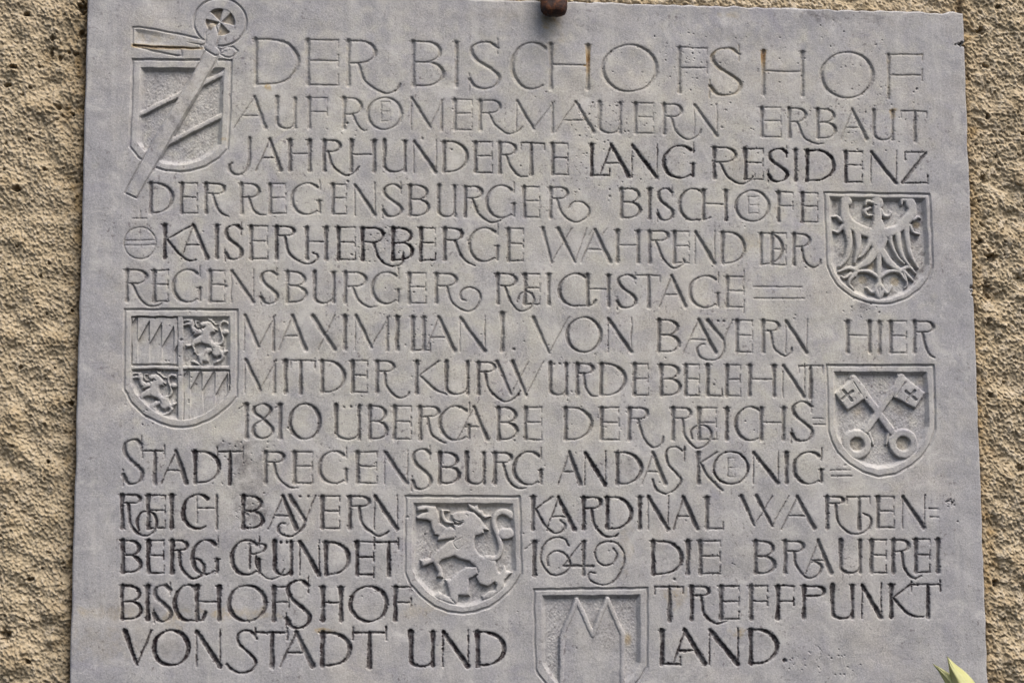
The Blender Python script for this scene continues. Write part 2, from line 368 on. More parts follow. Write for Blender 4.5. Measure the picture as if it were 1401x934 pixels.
line([(167, 675.6), (450, 677.5), (760, 678.8), (1000, 678.5), (1265, 678)],
     [(167, 723), (450, 723.8), (760, 725), (1000, 724), (1265, 722.5)], (5.0, 2.3), [
    ('R', 167.4, 192, .9, dict(b=688, leg=[(176.2, 689.5), (178.7, 717.4), (195, 732.4), (210, 727.4), (214.4, 713.6), (207.4, 701), (193.7, 701), (187, 712.4), (190, 725)])),
    ('E', 203, 226, .9), ('I', 234.9, 0, .9), ('C', 249.4, 286, .95), ('P', 0, 0, .85, dict(name='letter', segs=[(269.4, 677, 269.4, 715, 2.6, 2.2), (296.5, 677, 296.5, 724, 4.2, 3.6), (269.4, 695, 296, 695, 2.6, 2.6)])),
    ('B', 332.8, 359.3, .95), ('A', 367.3, 407.3, .85, dict(ax=387.3)),
    ('Y', 396.8, 432.2, .85, dict(c=(417.3, 712), leg=[(417.3, 711), (413.5, 722), (403, 731.5), (393.5, 733.6), (383, 729), (381, 720), (385.5, 715.5), (390.5, 716)])),
    ('dots', 410.3, 422.3, .9, dict(y=679)), ('E', 441.2, 464.5, .85),
    ('R', 478.7, 505, .85, dict(b=692.4, leg=[(491.2, 694), (496.2, 717.4), (515, 732.4), (526, 730.5), (532, 726.5)])), ('N', 512.4, 543.7, .85),
    ('K', 729.5, 756, .8, dict(j=697, leg=[(733.7, 697.4), (745, 717.4), (757.5, 728.6), (768.5, 727), (773.5, 718), (767, 712.4)])),
    ('A', 747.5, 787.4, .9, dict(ax=765)), ('R', 798.7, 822, .9, dict(b=695, leg=[(810, 696.5), (813.7, 717.4), (827.4, 732.9), (840, 733.3), (845.7, 729.5)])),
    ('D', 831, 864, .95), ('I', 875.4, 0, .9), ('N', 886.9, 914.4, .85), ('A', 921.9, 956, .85, dict(ax=935.3)), ('L', 967.3, 989.8, .65),
    ('W', 1014.8, 1079, .75, dict(p=[(1014.8, 678.5), (1032.3, 718.5), (1057, 678.5), (1035.3, 678.5), (1056.5, 719), (1079, 678.5)])),
    ('A', 1069.7, 1116, .65, dict(ax=1091.4)), ('R', 1132, 1154, .8, dict(b=688.6, leg=[(1143.9, 690), (1146.5, 712.4), (1162.4, 728.3), (1178.3, 729.6), (1190, 720.4), (1191, 709), (1181, 701.8)])),
    ('T', 1159, 1190, .75, dict(s=1175.7)), ('E', 1201.6, 1223.3, .75), ('N', 1235.2, 1265, .75), ('=', 1271.5, 1283.7, .7, dict(y=(695.7, 707))),
])
line([(167, 737.5), (450, 740), (750, 739), (1100, 738.5), (1285, 736)],
     [(167, 784.2), (450, 787), (750, 788), (900, 786.2), (1100, 785), (1285, 783.6)], (5.2, 2.4), [
    ('B', 168, 192, .95), ('E', 203, 224, .95),
    ('R', 235.6, 255.4, .95, dict(b=752.5, leg=[(245, 754), (249, 777.5), (262.4, 791.2), (275.5, 787), (279, 775), (273, 765.5), (264, 763.5)])),
    ('G', 262.4, 297.8, .9), ('G', 316, 355, .95), ('P', 0, 0, .9, dict(name='letter', path=[(341.5, 744.5), (355, 743.2), (363.5, 746.5), (360, 753.5), (349, 757.5), (342, 757.5)], T=4.2, segs=[(341.8, 743.5, 341.8, 777.5, 4.4, 3.8)], leg=[(349.8, 757.5), (352, 777.5), (367.3, 792), (382, 788), (388.5, 778)])),
    ('U', 376, 398.5, .95), ('dots', 384.3, 392.8, .9, dict(y=741.5)), ('N', 410.5, 436.5, .95), ('D', 446.2, 477, .95), ('E', 488.7, 511.2, .95, dict(long=.4)),
    ('T', 512.4, 545, .95, dict(s=532, up=.6)),
    ('1', 731.5, 0, .85, dict(f=(718.5, 751))),
    ('P', 0, 0, .8, dict(name='numeral', path=[(777.5, 745), (773, 737.5), (762.5, 735), (747.5, 741), (740.5, 757), (744, 775), (757.5, 786), (772, 783.5), (780.5, 772), (774, 758.5), (761, 753.5), (750, 761), (749.5, 773)], T=4.2)),
    ('4', 771, 812, .8, dict(s=798.7, y=773.7)),
    ('P', 0, 0, .8, dict(name='numeral', path=[(838.6, 750), (843.6, 757.5), (840, 768.7), (830, 773.2), (818.6, 768.7), (814.4, 757.5), (818.6, 746), (830, 740.5), (845, 743.7), (853.6, 757.5), (852.4, 775), (842.4, 792.4), (827.4, 800), (811, 796), (805, 788.7), (807.4, 782.5), (814.4, 783.7)], T=3.8)),
    ('D', 893.6, 932.8, .9), ('I', 941.6, 0, .85), ('E', 958.6, 985.3, .75), ('B', 1034, 1059.8, .7),
    ('R', 1074.5, 1099.4, .7, dict(b=753.6, leg=[(1087, 755), (1089.6, 773), (1104, 790.2), (1118.7, 786.8), (1124.3, 775.5), (1115.5, 767.7), (1108, 770)])),
    ('A', 1102.8, 1139, .7, dict(ax=1120)), ('U', 1150.5, 1177, .8), ('E', 1192.3, 1212.7, .8),
    ('R', 1222.5, 1243.2, .85, dict(b=754.4, leg=[(1234, 756), (1237.9, 778.3), (1249.8, 791), (1261, 787.5)])), ('E', 1253, 1272.3, .85), ('I', 1283.4, 0, .8),
])
line([(167, 799.5), (450, 801.7), (900, 801), (1100, 800), (1285, 797.5)],
     [(167, 848), (450, 850), (900, 848.5), (1150, 846.5), (1285, 843)], (5.3, 2.5), [
    ('B', 167, 193, 1.0, dict(T=6)), ('I', 202, 0, .95), ('S', 210, 235, .85), ('C', 238.6, 270, .95, dict(ext=(281, 838))), ('H', 269.4, 299.8, .95),
    ('O', 311, 365.3, .9), ('F', 374.8, 395.3, .9), ('S', 391, 425.3, .95, dict(tall=8, low=8)), ('H', 442, 466.7, .95), ('O', 477.5, 531.2, .95), ('F', 541, 562.4, .9),
    ('T', 895.6, 934.8, .85, dict(s=916)), ('R', 946.8, 969.8, .9, dict(b=814.4, leg=[(959.8, 816.4), (963.6, 838.7), (979.8, 852.4), (995.5, 848.7)])),
    ('E', 986.8, 1011, .85), ('F', 1027.8, 1049.9, .85), ('F', 1064.4, 1086.4, .95), ('P', 1100.2, 1127.5, .9, dict(b=815)),
    ('U', 1139, 1166.4, .9), ('N', 1179.6, 1205.6, .95), ('K', 1219.4, 1247, .9, dict(j=818.5, leg=[(1223.3, 818.5), (1239, 836.5), (1252, 843), (1263, 843)])),
    ('T', 1247, 1286.4, .9, dict(s=1269.7, up=.7)),
])
line([(167, 861.8), (450, 863.6), (700, 862.5), (1050, 859.5)],
     [(167, 907), (270, 911), (500, 912), (700, 911.5), (950, 909), (1050, 908.3)], (5.6, 2.8), [
    ('V', 171, 207, .95, dict(vx=187)), ('O', 208, 259.9, 1.0), ('N', 269, 301, .9),
    ('P', 0, 0, .95, dict(name='letter', path=[(351, 873.5), (344, 863.5), (334, 862), (325.5, 869), (328, 881), (342, 894), (349.5, 905), (344, 916), (330, 920), (317, 915.5), (309.8, 909)], T=5)),
    ('T', 349.8, 393, .9, dict(s=372.3, up=.8)), ('A', 383.5, 430.2, .85, dict(ax=406)),
    ('D', 441.2, 478.7, .95), ('T', 483, 528.2, .9, dict(s=505.7, up=1)),
    ('U', 562.4, 592.4, .95), ('N', 606, 640.6, .95), ('D', 653.6, 689.8, 1.0),
    ('L', 906, 931, .95), ('A', 921, 966, .95, dict(ax=937.3)), ('N', 971, 1009.8, .95), ('D', 1027.3, 1063, .95), ('.', 1073.7, 0, .8, dict(y=902.7, r=3)),
])


def catmull(P, n=7):
    P = np.asarray(P, float)
    Q = np.vstack([2 * P[0] - P[1], P, 2 * P[-1] - P[-2]])
    out = []
    for i in range(1, len(Q) - 2):
        p0, p1, p2, p3 = Q[i - 1], Q[i], Q[i + 1], Q[i + 2]
        for t in np.linspace(0, 1, n, endpoint=False):
            out.append(0.5 * ((2 * p1) + (-p0 + p2) * t + (2 * p0 - 5 * p1 + 4 * p2 - p3) * t * t + (-p0 + 3 * p1 - 3 * p2 + p3) * t ** 3))
    out.append(Q[-2])
    return np.array(out)


NIB = np.array([math.cos(math.radians(14)), -math.sin(math.radians(14))])


def nib_w(P, T, t):
    d = np.gradient(P, axis=0)
    d /= np.linalg.norm(d, axis=1, keepdims=True) + 1e-9
    c = np.abs(d[:, 0] * NIB[1] - d[:, 1] * NIB[0])
    c = np.clip((np.sqrt(c * c + .06) - .2449) / .785, 0, 1)
    return t + (T - t) * c ** 1.15


def arc(cx, cy, rx, ry, a0, a1, n=28):
    a = np.radians(np.linspace(a0, a1, n))
    return np.stack([cx + rx * np.cos(a), cy - ry * np.sin(a)], 1)


def strokes_for(ch, x0, x1, top, bot, T, t, o, rng):
    """returns list of (points px, full widths)"""
    S = []
    T = o.get('T', T)

    def yt(x): return float(np.interp(x, top[:, 0], top[:, 1]))
    def yb(x): return float(np.interp(x, bot[:, 0], bot[:, 1]))

    def seg(a, b, w0, w1=None):
        w1 = w0 if w1 is None else w1
        n = 6
        P = np.linspace(a, b, n)
        S.append((P, np.linspace(w0, w1, n)))

    def stem(x, w=None, up=0, dn=0, lean=0.0):
        w = T if w is None else w
        a = np.array([x, yt(x) - up + w * .35]); b = np.array([x + lean, yb(x) + dn - w * .3])
        P = np.linspace(a, b, 9)
        k = np.array([1.28, 1.08, .96, .9, .9, .9, .92, .98, 1.12])
        S.append((P, w * k))
        # fine serif ticks
        hw = w * .62
        S.append((np.array([[x - hw - .9, a[1] - w * .2], [x + hw + .5, a[1] - w * .2]]), np.array([2.1, 2.1])))
        S.append((np.array([[x + lean - w * .42, b[1] + w * .12], [x + lean + w * .42, b[1] + w * .12]]), np.array([1.9, 1.9])))

    def curve(P, T_=None, t_=None, cat=True):
        P = catmull(P) if cat else np.asarray(P, float)
        S.append((P, nib_w(P, T_ or T, t_ or t)))

    if ch == 'I':
        stem(x0, up=o.get('up', 0))
    elif ch == 'J':
        curve(o['path'], T * .95, t * 1.2); stem_top = (x0, yt(x0))
        seg((x0 - 3, stem_top[1] + .8), (x0 + 3, stem_top[1] + .8), 1.8)
    elif ch == 'H':
        stem(x0); stem(x1)
        m = .46
        ya, yc = yt(x0) * (1 - m) + yb(x0) * m, yt(x1) * (1 - m) + yb(x1) * m
        seg((x0, ya), (x1, yc), t)
    elif ch in 'EF':
        stem(x0, dn=0)
        ya, yc = yt(x0) + t * .4, yt(x1) + t * .4
        h = yb(x0) - yt(x0)
        m = o.get('low', None)
        m = yt(x0) + h * .46 if m is None else m
        lg = o.get('long', 0)
        seg((x0, ya), (x1, yc), t); seg((x1, yc - (4 + 6 * lg) * (lg > 0)), (x1, yc + h * .15), t * .8, t * .6)
        seg((x0, m), (x1 - .5, m + .3), t); seg((x1 - .2, m - h * .12), (x1 - .2, m + h * .12), t * .9, t * .9)
        if ch == 'E':
            yb_ = yb(x1) - t * .4
            seg((x0, yb(x0) - t * .4), (x1, yb_), t * 1.05); seg((x1, yb_ - h * .22), (x1, yb_ + 8 * lg), t * .8, t * .8)
    elif ch == 'e':
        a, b = o['y']
        k = 1.9
        seg((x0, a), (x0, b), 2.6); seg((x1, a), (x1, a + 4), 1.4); seg((x1, b), (x1, b - 4), 1.4); seg((x1 - 1, (a + b) / 2 - 2), (x1 - 1, (a + b) / 2 + 2), 1.4)
        for y in (a, (a + b) / 2, b):
            seg((x0, y), (x1, y), k)
    elif ch == 'L':
        stem(x0)
        y = yb(x1) - t * .4; h = yb(x0) - yt(x0)
        seg((x0, yb(x0) - t * .4), (x1, y), t * 1.15); seg((x1, y - h * .2), (x1, y + 1), t)
    elif ch == 'T':
        s = o['s']; up = o.get('up', 0); h = yb(s) - yt(s)
        y0, y1 = yt(x0) + t * .5, yt(x1) + t * .5
        seg((x0, y0), (x1, y1), t * 1.1)
        seg((x0, y0 - up * h * .14), (x0, y0 + h * .2), t, t * .8); seg((x1, y1 - up * h * .17), (x1, y1 + h * .2), t * 1.1, t * .9)
        seg((s, yt(s) + 2), (s, yb(s)), T * .8, T * 1.1)
    elif ch in 'RPB':
        if x1 == 0:      # free path
            pass
        else:
            stem(x0)
            h = yb(x0) - yt(x0)
            if ch == 'B':
                w = yt(x0) + h * .47
                r1 = x1 - (x1 - x0) * .08
            else:
                w = o['b']; r1 = x1
            y0 = yt(x0) + t * .5
            rx = min((w - y0) * .75, (r1 - x0) * .62)
            P = np.vstack([[[x0, y0]], arc(r1 - rx, (y0 + w) / 2 + .2, rx, (w - y0) / 2, 90, -90, 20), [[x0, w]]])
            S.append((P, nib_w(P, T * 1.0, t)))
            if ch == 'B':
                y2 = yb(x0) - t * .5
                rx = min((y2 - w) * .72, (x1 - x0) * .66)
                P = np.vstack([[[x0, w]], arc(x1 - rx, (y2 + w) / 2, rx, (y2 - w) / 2, 90, -90, 20), [[x0, y2]]])
                S.append((P, nib_w(P, T * 1.05, t)))
    elif ch == 'D':
        stem(x0)
        y0, y2 = yt(x0) + t * .5, yb(x0) - t * .5
        rx = min((x1 - x0) * .80, (y2 - y0) * .6)
        P = np.vstack([[[x0, y0]], arc(x1 - rx, (y0 + y2) / 2, rx, (y2 - y0) / 2, 90, -90, 30), [[x0, y2]]])
        S.append((P, nib_w(P, T * 1.05, t)))
    elif ch == 'O':
        c = (x0 + x1) / 2
        P = arc(c, (yt(c) + yb(c)) / 2, (x1 - x0) / 2 - T * .3, (yb(c) - yt(c)) / 2, 0, 360, 56)
        S.append((P, nib_w(P, T, t)))
    elif ch in 'CG':
        c = (x0 + x1) / 2; h = yb(c) - yt(c); R = (x1 - x0) / 2
        cy = (yt(c) + yb(c)) / 2
        rx = (x1 - x0) * .56 if ch == 'C' else (x1 - x0) * .53
        a1 = -52 if ch == 'G' else -58
        P = arc(x0 + rx + 1, cy, rx, h / 2, 48, 360 + a1, 36)
        if ch == 'C' and 'ext' in o:
            P = np.vstack([arc(x0 + rx + 1, cy, rx, h / 2, 48, 285, 36), catmull([(x0 + rx + 9, yb(c) - .2), (o['ext'][0] - 5, yb(c) - 1.5), o['ext']], 6)])
        elif ch == 'G':
            P = np.vstack([P, [[x1 - 1, cy + h * .42]]])
        S.append((P, nib_w(P, T * 1.05, t)))
        if ch == 'G':
            seg((x1 - .5, cy + h * .06), (x1 - .5, cy + h * .44), T * .9, T * .75)
            seg((x1 - 4.5, cy + h * .055), (x1 + 2.5, cy + h * .055), t * .9)
            seg((x1, yt(x1) - 5), (x1, yt(x1) + h * .2), t * .9)
    elif ch == 'S':
        tall, low = o.get('tall', 0), o.get('low', 0)
        a, b = yt((x0 + x1) / 2) - tall + .3, yb((x0 + x1) / 2) + low + 1
        h = b - a; w = x1 - x0
        xr = x1 - w * .1
        pts = [(xr, a + h * .12), (x0 + w * .66, a + h * .01), (x0 + w * .38, a + h * .015), (x0 + w * .14, a + h * .10), (x0 + w * .1, a + h * .24), (x0 + w * .27, a + h * .40),
               (x0 + w * .62, a + h * .55), (x0 + w * .90, a + h * .70), (x0 + w * .93, a + h * .83), (x0 + w * .78, a + h * .95), (x0 + w * .48, a + h * 1.0),
               (x0 + w * .20, a + h * .95), (x0 + 1, a + h * .80)]
        P = catmull(pts, 5)
        S.append((P, nib_w(P, T * 1.05, t)))
        seg((xr, a - h * .07), (xr, a + h * .26), t * .9); seg((x0 + .6, a + h * .68), (x0 + .6, a + h * 1.04), t * .9)
    elif ch == 'A':
        ax = o['ax']; y = yt(ax)
        seg((x0, yb(x0) - .5), (ax + .3, y), t * 1.0, t * 1.1)
        seg((ax - .6, y + 1), (x1 - T * .3, yb(x1) - 1.5), T * .95, T * 1.15)
        h = yb(ax) - y; m = y + h * .6
        xa = x0 + (ax - x0) * .4; xb = ax + (x1 - ax) * .6
        seg((xa, m), (xb - 1, m + .2), t * 1.05)
    elif ch in 'VX':
        if ch == 'V':
            vx = o['vx']
            seg((x0, yt(x0) + 1.5), (vx, yb(vx) + 1), T * 1.1, T * .7); seg((vx, yb(vx) + 1), (x1, yt(x1) + .5), t * .9, t * 1.1 if x1 < 300 else t)
            seg((x0 - 4, yt(x0) + .8), (x0 + 3, yt(x0) + .8), 1.8)
        else:
            seg((x0, yt(x0) + 1.5), (x1, yb(x1) - 1.5), T * 1.1); seg((x1 + 1, yt(x1) + .5), (x0 + 8, yb(x0) - .5), t)
            seg((x0 - 3, yt(x0) + .8), (x0 + 4, yt(x0) + .8), 1.8)
    elif ch == 'W':
        p = o['p']
        seg(p[0], p[1], T * 1.05, T * .75); seg(p[1], p[2], t * .85); seg(p[3], p[4], T * 1.1, T * .8); seg(p[4], p[5], t * .85)
        for q in (p[0], p[3]):
            seg((q[0] - 4, q[1] - .4), (q[0] + 3, q[1] - .4), 1.8)
    elif ch == 'M':
        vx = o['vx']; ty = yt(x0)
        yv = ty + (yb(vx) - ty) * .9
        seg((x0 + .4, ty + 1), (x0 - .4, yb(x0) - .5), t * .85)
        seg((x0 + 1, ty + 1), (vx, yv), T * .95, T * .95); seg((vx, yv), (x1 + 2.5, yt(x1) + 1), t * .95, t)
        seg((x1, yt(x1) + 3), (x1 - .3, yb(x1) - .5), T * .65, T * .85)
    elif ch == 'N':
        seg((x0, yt(x0) - .5), (x0 - .2, yb(x0) - .5), t * .85)
        seg((x0 + .5, yt(x0) + 1.5), (x1 - .5, yb(x1) - 1), T * .95, T * 1.1); seg((x1 - .8, yb(x1) - 2), (x1 + 1, yb(x1) + 2), 2, 1.4)
        seg((x1 + .2, yt(x1) - 1), (x1, yb(x1) - 1), t * .9)
    elif ch == 'U':
        c = (x0 + x1) / 2; ry = 9; yb0 = yb(c)
        P = np.vstack([[[x0, yt(x0) + 1]], [[x0, (yt(x0) + yb0) / 2]], arc(c, yb0 - ry - .5, c - x0, ry, 180, 348, 20)])
        w = nib_w(P, T * 1.0, t * 1.05); w[0] = T * 1.2; w[1] = T * .95
        S.append((P, w)); stem(x1, T * .85)
        seg((x0 - 3.4, yt(x0) + 1), (x0 + 3.4, yt(x0) + 1), 1.8)
    elif ch == 'K':
        j = o['j']
        stem(x0); seg((x0 + 2, j), (x1, yt(x1) + .6), t * 1.1, t * 1.25); seg((x1 - 3, yt(x1) + .6), (x1 + 2, yt(x1) + .6), 1.6)
    elif ch == 'Y':
        c = o['c']
        seg((x0, yt(x0) + 1.5), c, T * 1.1, T * .9); seg(c, (x1, yt(x1) + .5), t)
        seg((x0 - 3.5, yt(x0) + .8), (x0 + 3, yt(x0) + .8), 1.8)
    elif ch == 'Z':
        seg((x0 + 2.5, yt(x0) + .8), (x1 - 2, yt(x1) + .8), t * 1.1); seg((x0 + 2.5, yt(x0) + .8), (x0 + 2.5, yt(x0) + 11), t)
        seg((x1 - 3, yt(x1) + 2), (x0 - 1, yb(x0) - 1.5), T * .9, T * .95); seg((x0 - 1, yb(x0) - 1), (x1, yb(x1) - 1), t * 1.1); seg((x1, yb(x1) - 12), (x1, yb(x1)), t)
    elif ch == '=':
        for y in o['y']:
            seg((x0 + (y == o['y'][1]) * 1.0, y), (x1 + (y == o['y'][1]) * 3 * (x1 < 1170), y + .2), 2.6, 2.4)
    elif ch == '.':
        r = o.get('r', 2.2)
        seg((x0 - .5, o['y']), (x0 + .8, o['y'] + .3), r * 2.2, r * 2)
    elif ch == 'dots':
        for x in (x0, x1):
            if o.get('slash'):
                seg((x + 3, o['y']), (x - 3, o['y'] + 9), 2.0, 1.6)
            else:
                seg((x - .4, o['y']), (x + .4, o['y'] + .2), 3.9)
    elif ch == '1':
        stem(x0); seg(o['f'], (x0 + .5, yt(x0) + .5), 2.2, 2.6)
    elif ch == '4':
        s, y = o['s'], o['y']
        seg((s - 2, yt(s) + 1), (x0, y), t); seg((x0, y), (x1, y), t * 1.5); stem(s, T * .85)
    elif ch == '8':
        c = (x0 + x1) / 2; a, b = yt(c), yb(c); h = b - a
        P = catmull([(c, a + h * .44), (x0 + 1.5, a + h * .27), (x0 + 2, a + h * .10), (c, a + .5), (x1 - 3.5, a + h * .12), (x1 - 3.5, a + h * .27), (c, a + h * .45),
                     (x0 + 1, a + h * .63), (x0 + 1.5, a + h * .88), (c, b - .5), (x1 - 1.5, a + h * .87), (x1 - 1, a + h * .68), (c, a + h * .44)], 6)
        S.append((P, nib_w(P, T * 1.0, t)))
    for sg in o.get('segs', []):
        seg((sg[0], sg[1]), (sg[2], sg[3]), sg[4], sg[5])
    if 'path' in o and ch != 'J':
        curve(o['path'], T, t)
    if 'bar' in o:
        x, a, b = o['bar']; seg((x, a), (x, b), 2)
    if 'leg' in o:
        P = catmull(o['leg'])
        w = nib_w(P, T * .78, t * 1.05)
        w[-4:] *= np.linspace(1, .8, 4)
        S.append((P, w))
    return S


# ------------------------------------------------------------------ height field of the slab
SP = 0.75
cor = to_plane([(120, 0), (95, 934), (1318, 20), (1352, 934), (900, 5.6), (1250, 16.5)])
X0 = (cor[0, 0] + cor[1, 0]) / 2
X1 = (cor[2, 0] + cor[3, 0]) / 2
ZT = (cor[4, 1] + cor[5, 1]) / 2
ZB = to_plane([(700, 1008)])[0, 1]
BS = 4
NX = int(round((X1 - X0) / (SP * BS))) * BS
NZ = int(round((ZT - ZB) / (SP * BS))) * BS
sx, sz = (X1 - X0) / NX, (ZT - ZB) / NZ
gx = X0 + sx * np.arange(NX + 1)
gz = ZT - sz * np.arange(NZ + 1)           # row 0 is the top edge
shape = (NZ + 1, NX + 1)
print("slab grid", shape, "units", X0, X1, ZT, ZB)

Hc = np.zeros(shape, np.float32)           # carving, <= 0
own = np.zeros(shape, np.int32)            # 0 = slab
grime_shade = np.zeros(shape, np.float32)
rust = np.zeros(shape, np.float32)
warpx = band(shape, SP, 22, 80, 1) * .22
warpz = band(shape, SP, 22, 80, 2) * .22
chip = band(shape, SP, 3.2, 11, 3)
gpatch = band(shape, SP, 11, 60, 4)

tool = band(shape, SP, 2.2, 9, 8, (math.radians(-55), 6.0))
OWN = []        # (name, parent index or None, extra)


def new_owner(name, parent=None, label=None):
    OWN.append((name, parent, label))
    return len(OWN)


def win(x0, x1, z0, z1):
    i0 = max(0, int((x0 - X0) / sx)); i1 = min(NX, int((x1 - X0) / sx) + 1)
    j0 = max(0, int((ZT - z1) / sz)); j1 = min(NZ, int((ZT - z0) / sz) + 1)
    sl = (slice(j0, j1 + 1), slice(i0, i1 + 1))
    GX = gx[None, i0:i1 + 1] + warpx[sl]; GZ = gz[j0:j1 + 1, None] + warpz[sl]
    return sl, GX, GZ


def stroke_depth(GX, GZ, P, W):
    """max over segments of (halfwidth - distance)"""
    best = np.full(GX.shape, -99, np.float32)
    for k in range(len(P) - 1):
        ax, az = P[k]; bx, bz = P[k + 1]
        dx, dz = bx - ax, bz - az
        L2 = dx * dx + dz * dz + 1e-9
        t = np.clip(((GX - ax) * dx + (GZ - az) * dz) / L2, 0, 1)
        d = np.hypot(GX - ax - t * dx, GZ - az - t * dz)
        w = (W[k] + (W[k + 1] - W[k]) * t) * .5
        np.maximum(best, w - d, out=best)
    return best


def poly_sd(GX, GZ, P):
    """signed distance, negative inside"""
    n = len(P)
    d = np.full(GX.shape, 1e9)
    inside = np.zeros(GX.shape, bool)
    for k in range(n):
        ax, az = P[k]; bx, bz = P[(k + 1) % n]
        dx, dz = bx - ax, bz - az
        L2 = dx * dx + dz * dz + 1e-9
        t = np.clip(((GX - ax) * dx + (GZ - az) * dz) / L2, 0, 1)
        np.minimum(d, (GX - ax - t * dx) ** 2 + (GZ - az - t * dz) ** 2, out=d)
        c = ((az > GZ) != (bz > GZ)) & (GX < dx * (GZ - az) / (dz if dz else 1e-9) + ax)
        inside ^= c
    d = np.sqrt(d)
    return np.where(inside, -d, d)


# ---- shields
def crop(ox, oy, s):
    return lambda pts: to_plane([(ox + p[0] / s, oy + p[1] / s) for p in pts])


def shield(outer, inner, label, depth=5.8, tall=False):
    P, Q = to_plane(outer), to_plane(inner)
    k = new_owner("coat_of_arms", None, label)
    sl, GX, GZ = win(P[:, 0].min() - 8, P[:, 0].max() + 8, P[:, 1].min() - 8, P[:, 1].max() + 8)
    so, si = poly_sd(GX, GZ, P), poly_sd(GX, GZ, Q)
    H = np.zeros(GX.shape)
    H = -2.7 * np.clip(1 - np.abs(so + .4) / 2.5, 0, 1)                 # incised outline
    rim = (so < -1.0)
    H = np.where(rim, np.minimum(H, -.35 - .25 * np.clip((si - 0) * -.2, 0, 1)), H)
    fl = -depth * np.clip((.4 - si) / 5.6, 0, 1) ** .9 - (.5 + .15 * tool[sl] + .12 * chip[sl]) * sstep(-4, -9, si)
    H = np.where(si < .4, np.minimum(fl, H), H)
    o = np.where(so < 1.6, k, 0)
    return dict(k=k, sl=sl, GX=GX, GZ=GZ, so=so, si=si, H=H, own=o, depth=depth)


def charge(S, name, sd, lift=-.9, dome=1.0, slope=2.2, label=None, rnd=5.0, clip=True):
    """a figure left standing in the sunk field; sd negative inside"""
    k = new_owner(name, S['k'], label)
    sd = sd + .12 * chip[S['sl']]
    t = sstep(slope * .65, -slope * .35, sd)
    if clip:
        inside = S['si'] < .5
    else:
        inside = np.ones(sd.shape, bool)
    top = lift - dome * (1 - np.clip(-sd / rnd, 0, 1)) ** 2
    Hn = S['H'] * (1 - t) + top * t
    S['H'] = np.where(inside & (t > 0), np.maximum(S['H'], Hn), S['H'])
    S['own'] = np.where(inside & (t > .25), k, S['own'])
    return k


def finish(S, g=.25):
    sl = S['sl']
    use = S['own'] > 0
    Hc[sl] = np.where(use, S['H'], Hc[sl])
    own[sl] = np.where(use, S['own'], own[sl])
    grime_shade[sl] = np.where(use, np.maximum(grime_shade[sl], g * np.clip((np.clip(-S['H'] / S['depth'], 0, 1) - .55) * 2, 0, 1) * sstep(.2, 1.6, gpatch[sl])), grime_shade[sl])


def caps(GX, GZ, items, cv):
    """union of capsule strokes: [(points, widths)] in crop pixels; returns sd"""
    sd = np.full(GX.shape, 99.0)
    for pts, w in items:
        P = cv(pts) if len(pts) < 3 else cv(catmull(pts, 5))
        s = np.linalg.norm(cv([(100, 0)]) - cv([(0, 0)])) / 100
        W = np.interp(np.linspace(0, 1, len(P)), np.linspace(0, 1, len(w)), w) * s
        sd = np.minimum(sd, -stroke_depth(GX, GZ, P, W))
    return sd


# 1. shield with two slanting bands
S1 = shield([(181.3, 81.5), (317, 82.4), (314.5, 160), (311.7, 203.8), (300, 217), (281.7, 228), (262, 234), (245.7, 235.5), (226, 233.5), (209.8, 228.5), (190, 216), (176.8, 200.8), (179.5, 150)],
            [(192, 92.3), (307.2, 92.9), (304.5, 150), (302.7, 198), (291, 210), (275, 219.5), (257, 225), (240, 226.5), (222, 223.5), (206, 215), (194, 204), (187.3, 194.8), (189.5, 150)],
            'pointed shield with two slanting bands behind a crozier')
for a, b in (((186, 158), (309, 98.5)), ((216, 202), (307, 156))):
    P = to_plane([a, b])
    sd = -stroke_depth(S1['GX'], S1['GZ'], P, np.array([6.5, 6.5]))
    charge(S1, 'slanting_band', sd, lift=-1.2, dome=.6)
finish(S1)

# crozier over the first shield: staff, ring, knot and the fluttering cloth
zc = crop(160, 0, 7.374)
kz = new_owner("crozier", None, 'crozier with a ringed cross head and a fluttering cloth')
P = to_plane([(170, 10), (345, 275)])
sl, GX, GZ = win(to_plane([(150, 270)])[0, 0], to_plane([(350, 0)])[0, 0], to_plane([(200, 280)])[0, 1], ZT - .5)
Hz = Hc[sl].copy().astype(float); oz = own[sl].copy(); rz = rust[sl]; gz_ = grime_shade[sl]


def flush(sd, name, lvl=-.25, groove=2.0, dep=2.7, dome=.3, parent=kz):
    """a shape flush with the face, outlined by an incised line"""
    global Hz, oz
    k = new_owner(name, parent) if name else parent
    inside = sd < 0
    top = lvl - dome * (1 - np.clip(-sd / 4, 0, 1)) ** 2
    g = -dep * np.clip(1 - np.abs(sd - .3) / groove, 0, 1)
    t = sstep(2.2, -.3, sd)
    Hz = np.where(sd < 2.2, np.maximum(Hz * (1 - t) + top * t, Hz), Hz)
    Hz = np.minimum(Hz, g)
    oz = np.where(sd < groove + .2, k, oz)
    return k


ring_c = to_plane([(301.3, 30.5)])[0]
rr = np.hypot((GX - ring_c[0]) / 1.06, (GZ - ring_c[1]))
flush(rr - 33.5, 'ring')
hole = rr - 19.5
ang = np.arctan2(GZ - ring_c[1], GX - ring_c[0])
